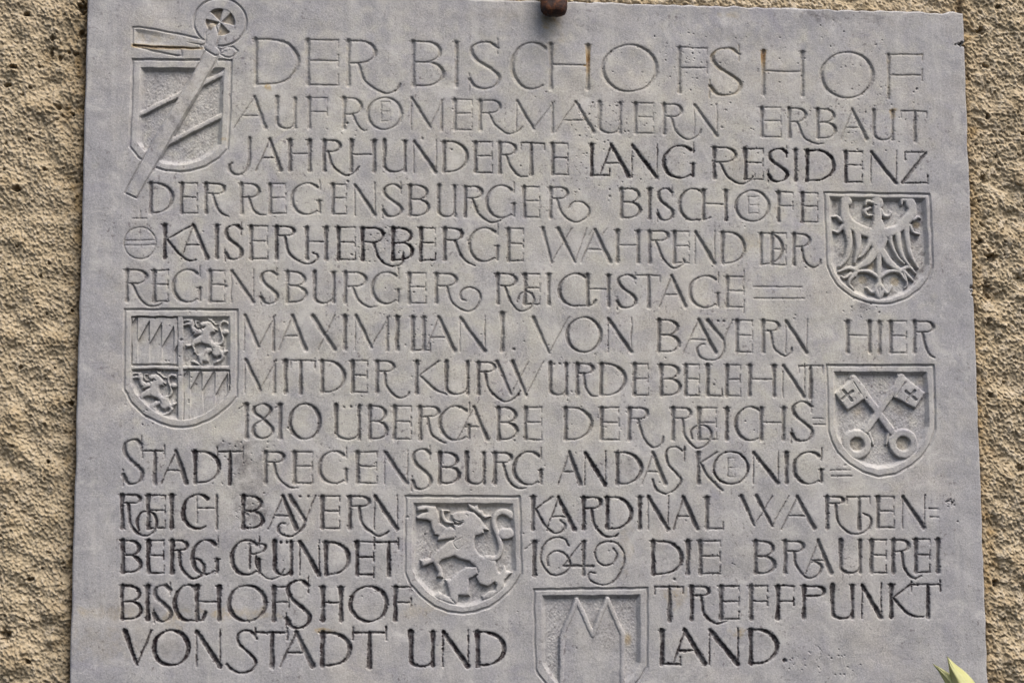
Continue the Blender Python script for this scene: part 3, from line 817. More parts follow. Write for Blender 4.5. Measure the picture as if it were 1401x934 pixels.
# the four lobed cross left standing in the hole
lob = np.full(GX.shape, 99.0)
for a in (62, 152, 242, 332):
    a = math.radians(a)
    p = np.array([[ring_c[0], ring_c[1]], [ring_c[0] + 15 * math.cos(a), ring_c[1] + 15 * math.sin(a)], [ring_c[0] + 20 * math.cos(a), ring_c[1] + 20 * math.sin(a)]])
    lob = np.minimum(lob, -stroke_depth(GX, GZ, p, np.array([3.0, 11, 13])))
kk = new_owner("ring_cross", kz)
t = sstep(1, -1.6, lob)
Hz = np.where(hole < 0, np.minimum(Hz, -4.2 * sstep(0, -2, hole) * (1 - t) - .5 * t), Hz)
oz = np.where(hole < .5, kk, oz)
gz_ = np.maximum(gz_, .55 * sstep(0, -2, hole) * (1 - t) * sstep(-1, 1.2, gpatch[sl]))
rz = np.maximum(rz, .5 * sstep(0, -2, hole) * (1 - t))
# cloth
c1 = poly_sd(GX, GZ, zc([(160, 280), (230, 280), (420, 312), (620, 350), (900, 410), (900, 440), (840, 460), (840, 488), (680, 486), (500, 484), (160, 455)]))
flush(c1, 'cloth', dep=1.9)
dip = -2.4 * sstep(0, -8, c1) * sstep(to_plane([(250, 60)])[0, 0], to_plane([(190, 60)])[0, 0], GX)
Hz = np.where(c1 < 0, np.minimum(Hz, dip), Hz)
gr = stroke_depth(GX, GZ, zc([(165, 458), (400, 480), (600, 483), (860, 490)]), np.array([4.6, 4.6, 3.6, 1.6]))
Hz = np.where(gr > 0, np.minimum(Hz, -1.3 * gr), Hz); gz_ = np.maximum(gz_, .8 * sstep(0, 1, gr)); rz = np.maximum(rz, .8 * sstep(-3, 1, gr))
rz = np.maximum(rz, .28 * sstep(2, -5, c1) * sstep(-.6, 1.2, gpatch[sl]))
c2 = poly_sd(GX, GZ, zc([(190, 470), (640, 500), (650, 560), (600, 562), (400, 520)]))
flush(c2, 'cloth', dep=1.6)
gr = stroke_depth(GX, GZ, zc([(700, 425), (850, 455), (900, 470)]), np.array([1.2, 3, 4.5]))
Hz = np.where(gr > 0, np.minimum(Hz, -1.1 * gr), Hz)
gr = stroke_depth(GX, GZ, zc([(250, 490), (400, 530), (620, 562)]), np.array([2.0, 2.4, 2.6]))
Hz = np.where(gr > 0, np.minimum(Hz, -1.1 * gr), Hz); gz_ = np.maximum(gz_, .5 * sstep(0, 1, gr))
# knot at the right
c3 = poly_sd(GX, GZ, zc([(1030, 540), (1090, 575), (1140, 580), (1190, 555), (1215, 520), (1170, 480), (1110, 475), (1060, 500)]))
flush(c3, 'knot', dep=1.5)
for q in ([(1000, 470), (1080, 510), (1110, 515)], [(1020, 560), (1060, 530), (1110, 522)]):
    gr = stroke_depth(GX, GZ, zc(q), np.array([3.2, 2.2, 1.2])); Hz = np.where(gr > 0, np.minimum(Hz, -gr), Hz)
# staff
st = poly_sd(GX, GZ, to_plane([(171.4, 264), (187, 271), (294.5, 86), (299.5, 72), (282.5, 67), (274.5, 84), (205, 200)]))
flush(st, 'staff', lvl=.35, dome=.6, dep=2.6)
nb = caps(GX, GZ, [([(965, 360), (950, 470)], (130, 110)), ([(930, 470), (1000, 520)], (100, 80)), ([(960, 270), (965, 340)], (70, 110))], zc)
kn = flush(nb, 'knop', lvl=.0, dome=1.4, dep=2.2)
Hc[sl] = Hz; own[sl] = oz; grime_shade[sl] = gz_; rust[sl] = rz

# 2. eagle
S2 = shield([(1127.3, 263.2), (1271.9, 265.8), (1274.5, 310), (1276.3, 366), (1271, 381), (1259, 396), (1240, 409), (1220, 415.5), (1203, 416.6), (1186, 414), (1165, 406), (1147, 392), (1136, 376), (1131, 362.5), (1129, 310)],
            [(1134.4, 269), (1266.5, 271.2), (1270, 320), (1271.5, 362), (1265, 378), (1253, 391), (1237, 402), (1219, 409), (1203, 411), (1187, 408.5), (1169, 400.5), (1153, 388), (1142, 373), (1137.6, 360.3), (1136, 310)],
            'shield with a spread eagle', depth=5.8)
ze = crop(1100, 240, 4.654)
eg = [([(470, 185), (470, 320)], (48, 52)), ([(475, 310), (475, 400), (475, 470)], (70, 105, 60)), ([(470, 165), (475, 180)], (62, 60)),
      ([(450, 175), (405, 165), (395, 185)], (22, 20, 14)), ([(425, 205), (392, 225), (405, 250), (435, 252)], (14, 22, 20, 12)),
      ([(495, 215), (510, 250), (540, 258), (560, 235)], (16, 22, 18, 12)),
      ([(440, 370), (360, 345), (290, 300), (262, 240), (262, 170)], (60, 60, 62, 55, 45)), ([(270, 155), (280, 165)], (60, 50)),
      ([(240, 285), (215, 262), (188, 262)], (20, 18, 10)), ([(250, 320), (220, 358), (192, 352)], (22, 18, 10)),
      ([(272, 320), (292, 420), (275, 520), (230, 578)], (44, 34, 30, 16)), ([(340, 350), (350, 440), (340, 500), (328, 552)], (44, 34, 28, 14)),
      ([(430, 400), (410, 450), (372, 505), (350, 525)], (40, 26, 20, 10)),
      ([(510, 370), (590, 345), (650, 290), (690, 235), (690, 190)], (60, 52, 56, 56, 48)), ([(680, 175), (690, 190)], (58, 56)), ([(665, 160), (630, 158), (622, 185)], (24, 22, 12)),
      ([(700, 280), (725, 262), (745, 270)], (20, 18, 10)), ([(680, 320), (700, 360), (738, 372)], (22, 18, 10)),
      ([(600, 340), (605, 430), (630, 510), (672, 575)], (36, 30, 26, 16)), ([(655, 310), (660, 400), (680, 500), (728, 585)], (40, 30, 26, 14)),
      ([(545, 380), (560, 440), (600, 520), (640, 560)], (34, 22, 20, 12)),
      ([(455, 480), (410, 545), (340, 590)], (50, 42, 26)), ([(340, 600), (285, 588), (225, 610)], (30, 22, 12)), ([(300, 625), (265, 650), (240, 640)], (22, 16, 8)), ([(330, 620), (290, 680), (320, 725)], (26, 18, 10)),
      ([(500, 485), (550, 555), (620, 605)], (46, 40, 26)), ([(610, 610), (670, 582), (718, 625)], (26, 22, 12)), ([(630, 600), (680, 650), (700, 670)], (24, 18, 10)), ([(640, 620), (660, 690), (645, 715)], (18, 16, 8)),
      ([(478, 470), (480, 620), (485, 785)], (30, 32, 18)), ([(480, 650), (420, 612), (350, 610), (330, 640)], (24, 22, 18, 12)), ([(478, 690), (440, 742), (402, 715)], (26, 24, 14)),
      ([(485, 650), (540, 612), (610, 612), (648, 665)], (24, 22, 18, 12)), ([(490, 700), (530, 745), (562, 705)], (26, 22, 12)), ([(460, 730), (482, 770), (510, 730)], (26, 30, 24))]
sd = caps(S2['GX'], S2['GZ'], [(p_, tuple(w_ * 1.16 for w_ in ww)) for p_, ww in eg], ze)
charge(S2, 'eagle', sd, lift=-.5, dome=1.6, slope=1.5, rnd=3.4)
dd = stroke_depth(S2['GX'], S2['GZ'], ze([(455, 190), (460, 191)]), np.array([3., 3])); S2['H'] = np.where(dd > 0, S2['H'] - dd * .9, S2['H'])
finish(S2, .5)
for q, r, v in (((585, 670), 9, .55), ((380, 660), 8, .5), ((725, 310), 7, .6), ((430, 570), 8, .5), ((550, 570), 7, .4)):
    c = ze([q])[0]
    slr, AX, AZ = win(c[0] - 14, c[0] + 14, c[1] - 14, c[1] + 14)
    f = sstep(r, r * .5, np.hypot(AX - c[0], AZ - c[1])) * sstep(-2.5, -5, Hc[slr]) * v
    rust[slr] = np.maximum(rust[slr], f)

# 3. quartered shield
S3 = shield([(170.4, 423), (324.8, 423.7), (325, 480), (324.3, 542.4), (316, 553), (301, 566), (284, 576), (267, 582.5), (250, 585), (233, 583.5), (214, 577), (195, 567), (179, 550), (168.7, 532.4), (169.5, 480)],
            [(179.4, 432.5), (314.8, 432.5), (315, 480), (314.6, 534), (306, 546), (293, 558), (278, 567.5), (262, 573), (247.4, 575), (232, 573), (215, 566), (198, 553), (185, 538), (178.5, 524), (179, 480)],
            'quartered shield with lozenges and two small lions', depth=5.5)
zq = crop(160, 415, 5.337)
GX, GZ = S3['GX'], S3['GZ']
for pts, q, cols, diag, cutx in (
        ([(105, 98), (446, 98), (446, 448), (105, 448)], 1, [60, 148, 235, 325, 415, 500], [215, 262, 280, 305, 330], 105),
        ([(482, 490), (826, 490), (826, 860), (482, 860)], 4, [440, 530, 620, 715, 808, 900], [590, 610, 622, 655, 690], 482)):
    sdq = poly_sd(GX, GZ, zq(pts))
    inside = (sdq < .5) & (S3['si'] < 0)
    # crop coordinates of the grid (affine fit is enough inside so small a field)
    A = zq([(0, 0), (100, 0), (0, 100)])
    Mx = np.linalg.inv(np.array([(A[1] - A[0]) / 100, (A[2] - A[0]) / 100]).T)
    qx = Mx[0, 0] * (GX - A[0, 0]) + Mx[0, 1] * (GZ - A[0, 1]); qy = Mx[1, 0] * (GX - A[0, 0]) + Mx[1, 1] * (GZ - A[0, 1])
    hh = np.full(GX.shape, -2.0)
    for c in range(5):
        inc = (qx >= cols[c]) & (qx < cols[c + 1])
        yy = diag[c] + 15 - 1.75 * (qx - cols[c])
        below = qy - yy
        wdt = 190
        rec = sstep(-3, 5, below)
        rec2 = 0
        dp = -2.0 - 3.6 * rec * (1.0 - .85 * np.clip(below / wdt, 0, 1) ** .8)
        edge = np.clip((cols[c + 1] - qx) / 10, 0, 1)
        dp = -2.0 + (dp + 2.0) * np.clip((qx - cols[c]) / 7, 0, 1)
        hh = np.where(inc, dp, hh)
        bl = inc & inside
        grime_shade[S3['sl']] = np.where(bl, np.maximum(grime_shade[S3['sl']], .42 * rec * np.clip(1 - below / 95, 0, 1) * np.clip((qx - cols[c]) / 30, .1, 1) * (.6 + .4 * sstep(-1, 1, chip[S3['sl']]))), grime_shade[S3['sl']])  # recess shade painted into the colour, darkest at each slanted step, fading downwards
    k = new_owner('lozenge_field', S3['k'])
    tt = sstep(.3, -1.8, sdq)
    S3['H'] = np.where(inside, np.minimum(-.9, S3['H'] * (1 - tt) + hh * tt), S3['H'])
    S3['H'] = np.where(inside & (np.abs(sdq) < 1.2), -4.5, S3['H'])
    S3['own'] = np.where(inside, k, S3['own'])

LION = dict(poly=[
    [(415, 180), (445, 160), (530, 150), (580, 165), (630, 215), (660, 255), (692, 292), (650, 290), (655, 315), (590, 335), (580, 370), (590, 430), (620, 475), (680, 500), (740, 520), (745, 560), (760, 610), (730, 670), (680, 706), (620, 685), (595, 640), (610, 600), (590, 560), (545, 520), (480, 505), (435, 480), (400, 400), (440, 345), (430, 250), (470, 262), (500, 235), (450, 245), (425, 215)],
    [(165, 125), (200, 112), (300, 120), (325, 180), (325, 240), (380, 275), (400, 265), (470, 300), (440, 350), (310, 372), (320, 335), (290, 325), (270, 280), (265, 230), (240, 215), (165, 215), (158, 195), (200, 170), (240, 160), (235, 148), (165, 155)],
    [(490, 340), (400, 370), (310, 440), (265, 500), (190, 510), (205, 560), (280, 530), (300, 560), (320, 600), (310, 630), (355, 640), (345, 570), (325, 535), (345, 510), (440, 480)],
    [(600, 560), (520, 560), (450, 610), (410, 650), (370, 655), (385, 700), (400, 750), (400, 790), (450, 835), (465, 770), (550, 770), (545, 700), (540, 650), (560, 640), (610, 610)],
    [(285, 770), (320, 745), (400, 780), (450, 840), (370, 820), (300, 795)],
    [(720, 590), (770, 600), (785, 580), (800, 550), (815, 590), (860, 600), (830, 625), (800, 660), (800, 700), (760, 750), (700, 790), (640, 802), (640, 775), (680, 745), (735, 728), (745, 690), (720, 660)],
    [(535, 100), (580, 120), (600, 110), (615, 145), (640, 150), (650, 180), (702, 190), (660, 212), (600, 170), (545, 130)]],
    caps=[([(350, 150), (350, 190), (370, 230), (425, 240)], (20, 26, 22, 16)), ([(345, 150), (395, 150)], (18, 12)),
          ([(670, 500), (740, 495), (775, 430), (757, 340), (728, 250), (735, 190), (780, 158), (835, 170), (850, 195)], (40, 40, 38, 34, 36, 40, 44, 50, 28)), ([(800, 320), (828, 318)], (85, 80)), ([(750, 320), (800, 320)], (20, 40))],
    cut=[([(490, 345), (430, 375), (440, 410), (465, 430), (492, 400)], (7, 9, 9, 8, 6)), ([(520, 178), (535, 185), (530, 200)], (9, 12, 6)), ([(430, 215), (470, 232), (500, 222)], (10, 13, 8)), ([(380, 275), (350, 300), (320, 340)], (6, 7, 5))])


def lion(S, cv, lift, dome, rnd, slope=2.0, label=None):
    GX, GZ = S['GX'], S['GZ']
    sd = caps(GX, GZ, LION['caps'], cv)
    for p in LION['poly']:
        sd = np.minimum(sd, poly_sd(GX, GZ, cv(p)))
    charge(S, 'lion', sd, lift=lift, dome=dome, rnd=rnd, slope=slope, label=label)
    for pts, w in LION['cut']:
        c = -caps(GX, GZ, [(pts, w)], cv)
        S['H'] = np.where((c > 0) & (S['H'] > -S['depth'] * .8), S['H'] - np.minimum(c, 1.3) * 1.4, S['H'])


def lion_at(bx0, bx1, by0, by1, z):
    return lambda pts: z([(bx0 + (p[0] - 158) / 712 * (bx1 - bx0), by0 + (p[1] - 100) / 740 * (by1 - by0)) for p in pts])


lion(S3, lion_at(484, 818, 104, 458, zq), -1.0, 1.8, 3, 1.7)
lion(S3, lion_at(110, 440, 494, 840, zq), -1.0, 1.8, 3, 1.7)
sd = np.minimum(-stroke_depth(GX, GZ, zq([(464, 90), (462, 860)]), np.array([7.0, 7.0])), -stroke_depth(GX, GZ, zq([(90, 469), (840, 469)]), np.array([4.6, 4.6])))
charge(S3, 'dividing_cross', sd, lift=-.8, dome=.3, slope=1.6)
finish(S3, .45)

# 4. lion shield
S4 = shield([(554.9, 678.2), (711, 679), (712.5, 735), (713.5, 785), (707, 797), (697, 809), (684, 821), (669, 831), (651, 837), (633, 839.2), (613, 836.5), (594.9, 829.9), (575, 815), (561, 799), (553.6, 782.5), (554, 730)],
            [(564.9, 687.4), (702.3, 688), (705, 735), (706, 780), (699, 793), (688, 806), (672, 818), (654, 826.5), (634.8, 829.5), (616, 827), (599, 820), (583, 808), (570, 793), (563.6, 777.5), (564, 730)],
            'shield with a rearing lion', depth=5.8)
lion(S4, crop(540, 670, 5.335), -.5, 1.2, 3.2, 1.4)
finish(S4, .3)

# 5. crossed keys
S5 = shield([(1130.9, 499.5), (1277.5, 499.8), (1279, 540), (1279.9, 587), (1274, 606), (1262, 624), (1248, 637), (1226, 648.5), (1202, 652), (1180, 645.5), (1162, 634.5), (1147, 620), (1137, 603), (1133, 588.8), (1132, 540)],
            [(1140.5, 507.9), (1268.5, 508.5), (1271, 545), (1271.5, 584), (1265, 601), (1254, 618), (1240, 630), (1222, 638.5), (1202, 641.5), (1184, 637), (1167, 626), (1154, 612), (1145, 597), (1141.5, 584), (1141, 545)],
            'shield with two crossed keys', depth=5.8)
zk = crop(1100, 400, 3.336)
GX, GZ = S5['GX'], S5['GZ']
for mir in (0, 1):
    if mir == 0:
        shaft, rc = [(448, 388), (285, 628)], (243, 692)
        bit = [(430, 372), (448, 372), (555, 455), (510, 530), (412, 478)]
        cross, gap = (490, 470), [(462, 412), (425, 470)]
    else:
        shaft, rc = [(228, 392), (402, 632)], (455, 688)
        bit = [(218, 392), (236, 380), (280, 485), (200, 537), (140, 460)]
        cross, gap = (200, 468), [(228, 408), (262, 462)]
    sd = -stroke_depth(GX, GZ, zk(shaft), np.array([10.5, 10.5]))
    c = zk([rc])[0]; r = np.hypot(GX - c[0], GZ - c[1])
    sd = np.minimum(sd, np.maximum(r - 20.5, 10.0 - r))
    sd = np.minimum(sd, poly_sd(GX, GZ, zk(bit)))
    k = charge(S5, 'key', sd, lift=-.9, dome=1.1, rnd=3)
    cc = zk([cross])[0]
    a = math.radians(38 if mir else -38)
    for b in (a, a + math.pi / 2):
        p = np.array([[cc[0] - 9 * math.cos(b), cc[1] - 9 * math.sin(b)], [cc[0] + 9 * math.cos(b), cc[1] + 9 * math.sin(b)]])
        d = stroke_depth(GX, GZ, p, np.array([4.6, 4.6])); S5['H'] = np.where(d > 0, np.minimum(S5['H'], -1.2 - 2.8 * sstep(0, .9, d)), S5['H'])
    d = stroke_depth(GX, GZ, zk(gap), np.array([2.0, 2.0])); S5['H'] = np.where(d > 0, np.minimum(S5['H'], -1 - 1.6 * d), S5['H'])
# collars on the stems
for q in ([(300, 640), (318, 690)], [(390, 640), (378, 690)]):
    sd = caps(GX, GZ, [(q, (14, 10))], zk); charge(S5, 'key', sd, lift=-1.6, dome=1)
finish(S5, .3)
for q in ((243, 692), (455, 688)):
    c = zk([q])[0]; slr, AX, AZ = win(c[0] - 14, c[0] + 14, c[1] - 14, c[1] + 14)
    rust[slr] = np.maximum(rust[slr], .38 * sstep(11, 6, np.hypot(AX - c[0], AZ - c[1])))
for q, v in (((250, 540), .35), ((440, 530), .25), ((545, 400), .3)):
    c = zk([q])[0]; slr, AX, AZ = win(c[0] - 14, c[0] + 14, c[1] - 14, c[1] + 14)
    rust[slr] = np.maximum(rust[slr], v * sstep(13, 2, np.hypot(AX - c[0], AZ - c[1])) * sstep(-2.5, -5, Hc[slr]))

# 6. shield with a twin-pointed outline
S6 = shield([(730.5, 806.2), (885.4, 803.7), (886, 860), (885.4, 912.4), (876, 928), (862, 944), (844, 957), (822, 965), (806, 966.5), (788, 963), (767, 953), (748, 937), (736, 922), (732.5, 914.9), (731, 860)],
            [(741.2, 813.7), (876, 813), (877, 860), (876, 907), (868, 923), (854, 938), (838, 949), (820, 955.5), (806, 957), (790, 954), (772, 944), (756, 930), (746, 915), (742, 906), (741.5, 860)],
            'lowest shield with a twin-pointed outline', depth=5.6)
zm = crop(720, 720, 4.003)
mp = zm([(193, 1010), (197, 606), (278, 402), (364, 596), (444, 398), (528, 590), (528, 1010)])
sdm = poly_sd(S6['GX'], S6['GZ'], mp)
charge(S6, 'mitre_panel', sdm + 1.5, lift=-2.0, dome=.3, slope=1.2)
charge(S6, 'mitre_border', np.abs(sdm) - 3.4, lift=-.3, dome=1.5, slope=1.3, rnd=2.6)
finish(S6, .2)
c = zm([(440, 600)])[0]; slr, AX, AZ = win(c[0] - 24, c[0] + 24, c[1] - 30, c[1] + 30)
grime_shade[slr] = np.maximum(grime_shade[slr], .42 * sstep(24, 6, np.hypot(AX - c[0], (AZ - c[1]) * .8)) * sstep(-.6, 1.4, chip[slr]))
c = zm([(560, 620)])[0]; slr, AX, AZ = win(c[0] - 10, c[0] + 10, c[1] - 14, c[1] + 14)
rust[slr] = np.maximum(rust[slr], .6 * sstep(8, 2, np.hypot(AX - c[0], (AZ - c[1]) * .6)))


# ---- letters
def carve(strokes, name, g, r=0.0, slope=1.4, cap=4.0, parent=None, label=None, rfun=None):
    slope = slope * (.56 + .46 * g)
    k = new_owner(name, parent, label)
    allP = [to_plane(P) for P, W in strokes]
    A = np.vstack(allP)
    sl, GX, GZ = win(A[:, 0].min() - 8, A[:, 0].max() + 8, A[:, 1].min() - 8, A[:, 1].max() + 8)
    best = np.full(GX.shape, -99.0)
    for P, (_, W) in zip(allP, strokes):
        np.maximum(best, stroke_depth(GX, GZ, P, W * 1.03), out=best)
    cn = chip[sl]
    rough = .05 + .10 * sstep(.4, 1, g)
    best = best + cn * rough + .12 * gpatch[sl] * g + (.2 + .8 * g) * sstep(1.8, 2.8, cn) * sstep(-1.8, 0, best)
    dep = np.minimum(best * slope, cap) + .10 * cn * (best > 0)
    Hn = np.where(best > 0, -np.maximum(dep, 0), 0)
    Hn = Hn - .34 * sstep(-1.15, 0, best) * (best <= 0)          # softened arris
    take = (Hn < Hc[sl] - .02) & (best > -.15)
    Hc[sl] = np.minimum(Hc[sl], Hn)
    own[sl] = np.where(take, k, own[sl])
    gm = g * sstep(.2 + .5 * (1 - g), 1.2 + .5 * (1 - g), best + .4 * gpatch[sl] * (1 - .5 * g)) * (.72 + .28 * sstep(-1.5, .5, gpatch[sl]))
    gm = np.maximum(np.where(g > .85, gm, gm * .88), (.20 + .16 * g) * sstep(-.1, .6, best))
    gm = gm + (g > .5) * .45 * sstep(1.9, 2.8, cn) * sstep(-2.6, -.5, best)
    grime_shade[sl] = np.maximum(grime_shade[sl], np.clip(gm, 0, 1))
    rust[sl] = np.maximum(rust[sl], (r + .22 * (1 - g) * sstep(.2, 1.5, gpatch[sl])) * sstep(-.3, 1, best))
    if rfun is not None:
        rust[sl] = np.maximum(rust[sl], rfun(GX, GZ) * sstep(-.3, 1, best))
    return k


rng = random.Random(5)
nlet = 0
for top, bot, (T, t), letters in L:
    for it in letters:
        ch, x0, x1, g = it[:4]
        o = it[4] if len(it) > 4 else {}
        name = 'letter'
        if ch in '1480' or (ch == 'O' and abs(x0 - 394.8) < .1): name = 'numeral'
        if ch == '=': name = 'double_hyphen'
        if ch == '.': name = 'full_stop'
        if ch == 'dots': name = 'umlaut_dots'
        name = o.get('name', name)
        S = strokes_for(ch, x0, x1, top, bot, T * 1.32, t * 1.3, o, rng)
        rf = None
        for key, xx in (('rust1', x0), ('rust2', x1)):
            if key in o:
                q = to_plane([(xx, 75)])[0]
                rf = (lambda q: lambda GX, GZ: .95 * sstep(9, 5, np.abs(GX - q[0])) * sstep(45, 0, np.abs(GZ - q[1] + (8 if q[0] < 200 else 0))))(q)
        carve(S, name, g, r=o.get('rust', 0), rfun=rf)
        nlet += 1
# imperial orb
circ = arc(191.3, 332.6, 21.8, 21.8, 0, 360, 48)
orb = [(circ, np.full(len(circ), 2.5)), (np.array([(170, 328.9), (213, 328.9)]), np.array([2.2, 2.2])), (np.array([(170.5, 335.3), (212.5, 335.3)]), np.array([2.2, 2.2])),
       (np.array([(191.6, 312), (191.6, 327)]), np.array([1.3, 1.3])), (np.array([(192, 288.5), (192, 298.7)]), np.array([2, 2])), (np.array([(182, 298.9), (201, 298.9)]), np.array([2.3, 2.3]))]
carve(orb, 'imperial_orb', .3, cap=2)
print("letters", nlet, "owners", len(OWN))

# ---- pits, chips, worn patches (belong to whatever surface they fall on)
prs = np.random.default_rng(11)
pits = []
for (cx, cy, rx, ry, n) in ((830, 165, 60, 30, 46), (900, 90, 90, 40, 34), (1050, 60, 160, 40, 26), (1200, 160, 60, 50, 24), (520, 335, 40, 30, 30), (330, 620, 50, 30, 26), (1110, 120, 120, 40, 20),
                            (240, 480, 70, 60, 26), (820, 240, 60, 40, 22), (1010, 170, 60, 50, 16), (700, 500, 520, 400, 150), (340, 700, 22, 22, 18), (560, 450, 60, 30, 18), (1130, 905, 60, 20, 22), (1180, 420, 30, 15, 10),
                            (215, 545, 60, 40, 12), (860, 560, 90, 60, 14)):
    for _ in range(int(n * 1.6)):
        a, r = prs.uniform(0, 6.283), math.sqrt(prs.uniform(0, 1))
        pits.append((cx + rx * r * math.cos(a), cy + ry * r * math.sin(a), prs.uniform(.6, 1.5) * (1.5 if prs.uniform() < .08 else 1), prs.uniform(.5, 1.0)))
for _ in range(26):
    a, r = prs.uniform(0, 6.283), math.sqrt(prs.uniform(0, 1))
    pits.append((1300 + 7 * r * math.cos(a), 688 + 5.5 * r * math.sin(a), prs.uniform(.9, 1.7), .8))
pits += [(1313, 61, 3.2, 1.3), (1308, 61.5, 2, 1), (1316, 60.5, 4, 1.3), (1330, 393, 3.5, 1.2), (1333, 402, 4.5, 1.0), (1329, 398, 2.5, 1), (1254, 122, 2.0, 1), (1250, 126, 1.4, .8), (1310, 713, 1.5, 1), (923, 792, 2.2, .9), (1165, 420, 2, .6)]
for px, py, r, d in pits:
    c = to_plane([(px, py)])[0]
    slr, AX, AZ = win(c[0] - r * 2.2, c[0] + r * 2.2, c[1] - r * 2.2, c[1] + r * 2.2)
    if AX.size == 0:
        continue
    q = np.exp(-((AX - c[0]) ** 2 + ((AZ - c[1]) * 1.15) ** 2) / (r * r * .8)) * (1 + .3 * chip[slr])
    Hc[slr] -= (1.3 * d * r * np.clip(q, 0, 1.3)).astype(np.float32) * (q > .12)
    grime_shade[slr] = np.maximum(grime_shade[slr], .55 * sstep(.35, .9, q) * d)

# a shallow ring scar at the lower right and the weathered edge of a water stain at the lower left
c = to_plane([(1113, 893)])[0]
slr, AX, AZ = win(c[0] - 16, c[0] + 16, c[1] - 16, c[1] + 16)
rr_ = np.hypot(AX - c[0], AZ - c[1])
f = sstep(2.2, 0, np.abs(rr_ - 10.5)) * sstep(-2, 8, AX - c[0]) * sstep(-.8, .9, chip[slr])
Hc[slr] -= (.9 * f).astype(np.float32); grime_shade[slr] = np.maximum(grime_shade[slr], .35 * f)

# ---- per-vertex colour scalars for stains
GXX, GZZ = np.meshgrid(gx, gz)
edge = np.minimum(np.minimum(GXX - X0, X1 - GXX), np.minimum(ZT - GZZ + 40, GZZ - ZB + 20))
warm = sstep(20, 190, edge + 28 * band(shape, SP * 4, 60, 400, 21)) * (.78 + .2 * band(shape, SP, 30, 300, 22))
low = to_plane([(700, 720)])[0, 1]
warm *= .35 + .65 * sstep(low - 60, low + 160, GZZ)
warm = np.clip(warm, 0, 1)


def blob(px, py, rx, ry, v, arr, seed=0, sharp=.5):
    c = to_plane([(px, py)])[0]
    slr, AX, AZ = win(c[0] - rx * 1.8, c[0] + rx * 1.8, c[1] - ry * 1.8, c[1] + ry * 1.8)
    d = np.hypot((AX - c[0]) / rx, (AZ - c[1]) / ry) + .28 * gpatch[slr] + .1 * chip[slr]
    arr[slr] = np.maximum(arr[slr], v * sstep(1.2, sharp, d) * (.55 + .45 * sstep(-.6, 1.2, chip[slr])))


for a in ((150, 838, 60, 9, .20), (330, 837, 45, 8, .28), (240, 845, 16, 12, .35), (140, 880, 50, 22, .14), (110, 835, 12, 8, .3), (575, 835, 30, 9, .20), (855, 745, 12, 30, .18), (700, 20, 60, 10, .08),
          (752, 27, 12, 14, .55), (757, 50, 16, 34, .16), (1222, 152, 7, 9, .7), (1010, 215, 20, 18, .12), (1025, 330, 14, 14, .22), (925, 815, 16, 14, .30), (1012, 865, 14, 6, .35), (1065, 290, 10, 10, .15),
          (305, 190, 8, 4, .4), (245, 575, 30, 10, .1), (1240, 75, 20, 12, .05), (400, 240, 20, 10, .1), (445, 862, 12, 4, .5), (300, 838, 20, 6, .4), (365, 120, 6, 5, .5), (1000, 22, 14, 5, .3)):
    blob(*a[:4], min(.8, a[4] * 1.6), rust)
for a in ((234, 885, 21, 18, .14), (420, 560, 14, 20, .08), (333, 640, 12, 32, .28), (345, 700, 20, 20, .26), (325, 610, 30, 9, .2), (540, 400, 16, 40, .10), (1180, 418, 16, 9, .22), (620, 270, 22, 40, .06), (1125, 22, 34, 9, .24), (1200, 26, 26, 7, .16), (1010, 60, 40, 40, .08), (905, 190, 70, 30, .09), (345, 660, 26, 40, .16), (1020, 235, 60, 18, .07), (520, 330, 26, 24, .10), (240, 455, 60, 30, .05), (200, 830, 70, 14, .08), (640, 340, 30, 40, .05), (800, 430, 40, 30, .05), (455, 470, 60, 24, .07), (270, 735, 90, 26, .06), (1130, 905, 40, 18, .08), (660, 20, 60, 10, .06), (1150, 190, 40, 20, .07), (860, 640, 10, 20, .12), (1000, 760, 120, 50, .05)):
    blob(*a[:4], min(.62, a[4] * 2.5), grime_shade, sharp=.15)

# ---- gentle hand-dressed undulation on the coarse lattice, bilinear in between
cs = (NZ // BS + 1, NX // BS + 1)
base_c = band(cs, SP * BS, 40, 260, 31) * .30 + band(cs, SP * BS, 9, 26, 32) * .06
jj = np.arange(NZ + 1) / BS; ii = np.arange(NX + 1) / BS
j0 = np.minimum(jj.astype(int), cs[0] - 2); i0 = np.minimum(ii.astype(int), cs[1] - 2)
fj = (jj - j0)[:, None]; fi = (ii - i0)[None, :]
B = base_c
base = (B[j0][:, i0] * (1 - fj) * (1 - fi) + B[j0 + 1][:, i0] * fj * (1 - fi) + B[j0][:, i0 + 1] * (1 - fj) * fi + B[j0 + 1][:, i0 + 1] * fj * fi)
# rounded, worn arris
e2 = np.minimum(np.minimum(GXX - X0, X1 - GXX), np.minimum(ZT - GZZ, GZZ - ZB))
wornn = 1 + .16 * band(shape, SP, 22, 90, 33)
arris = -2.2 * np.clip(1 - e2 / (2.6 * np.clip(wornn, .4, 2.4)), 0, 1) ** 2
Hc = Hc + np.where(e2 < 6, arris, 0)
H = base + Hc
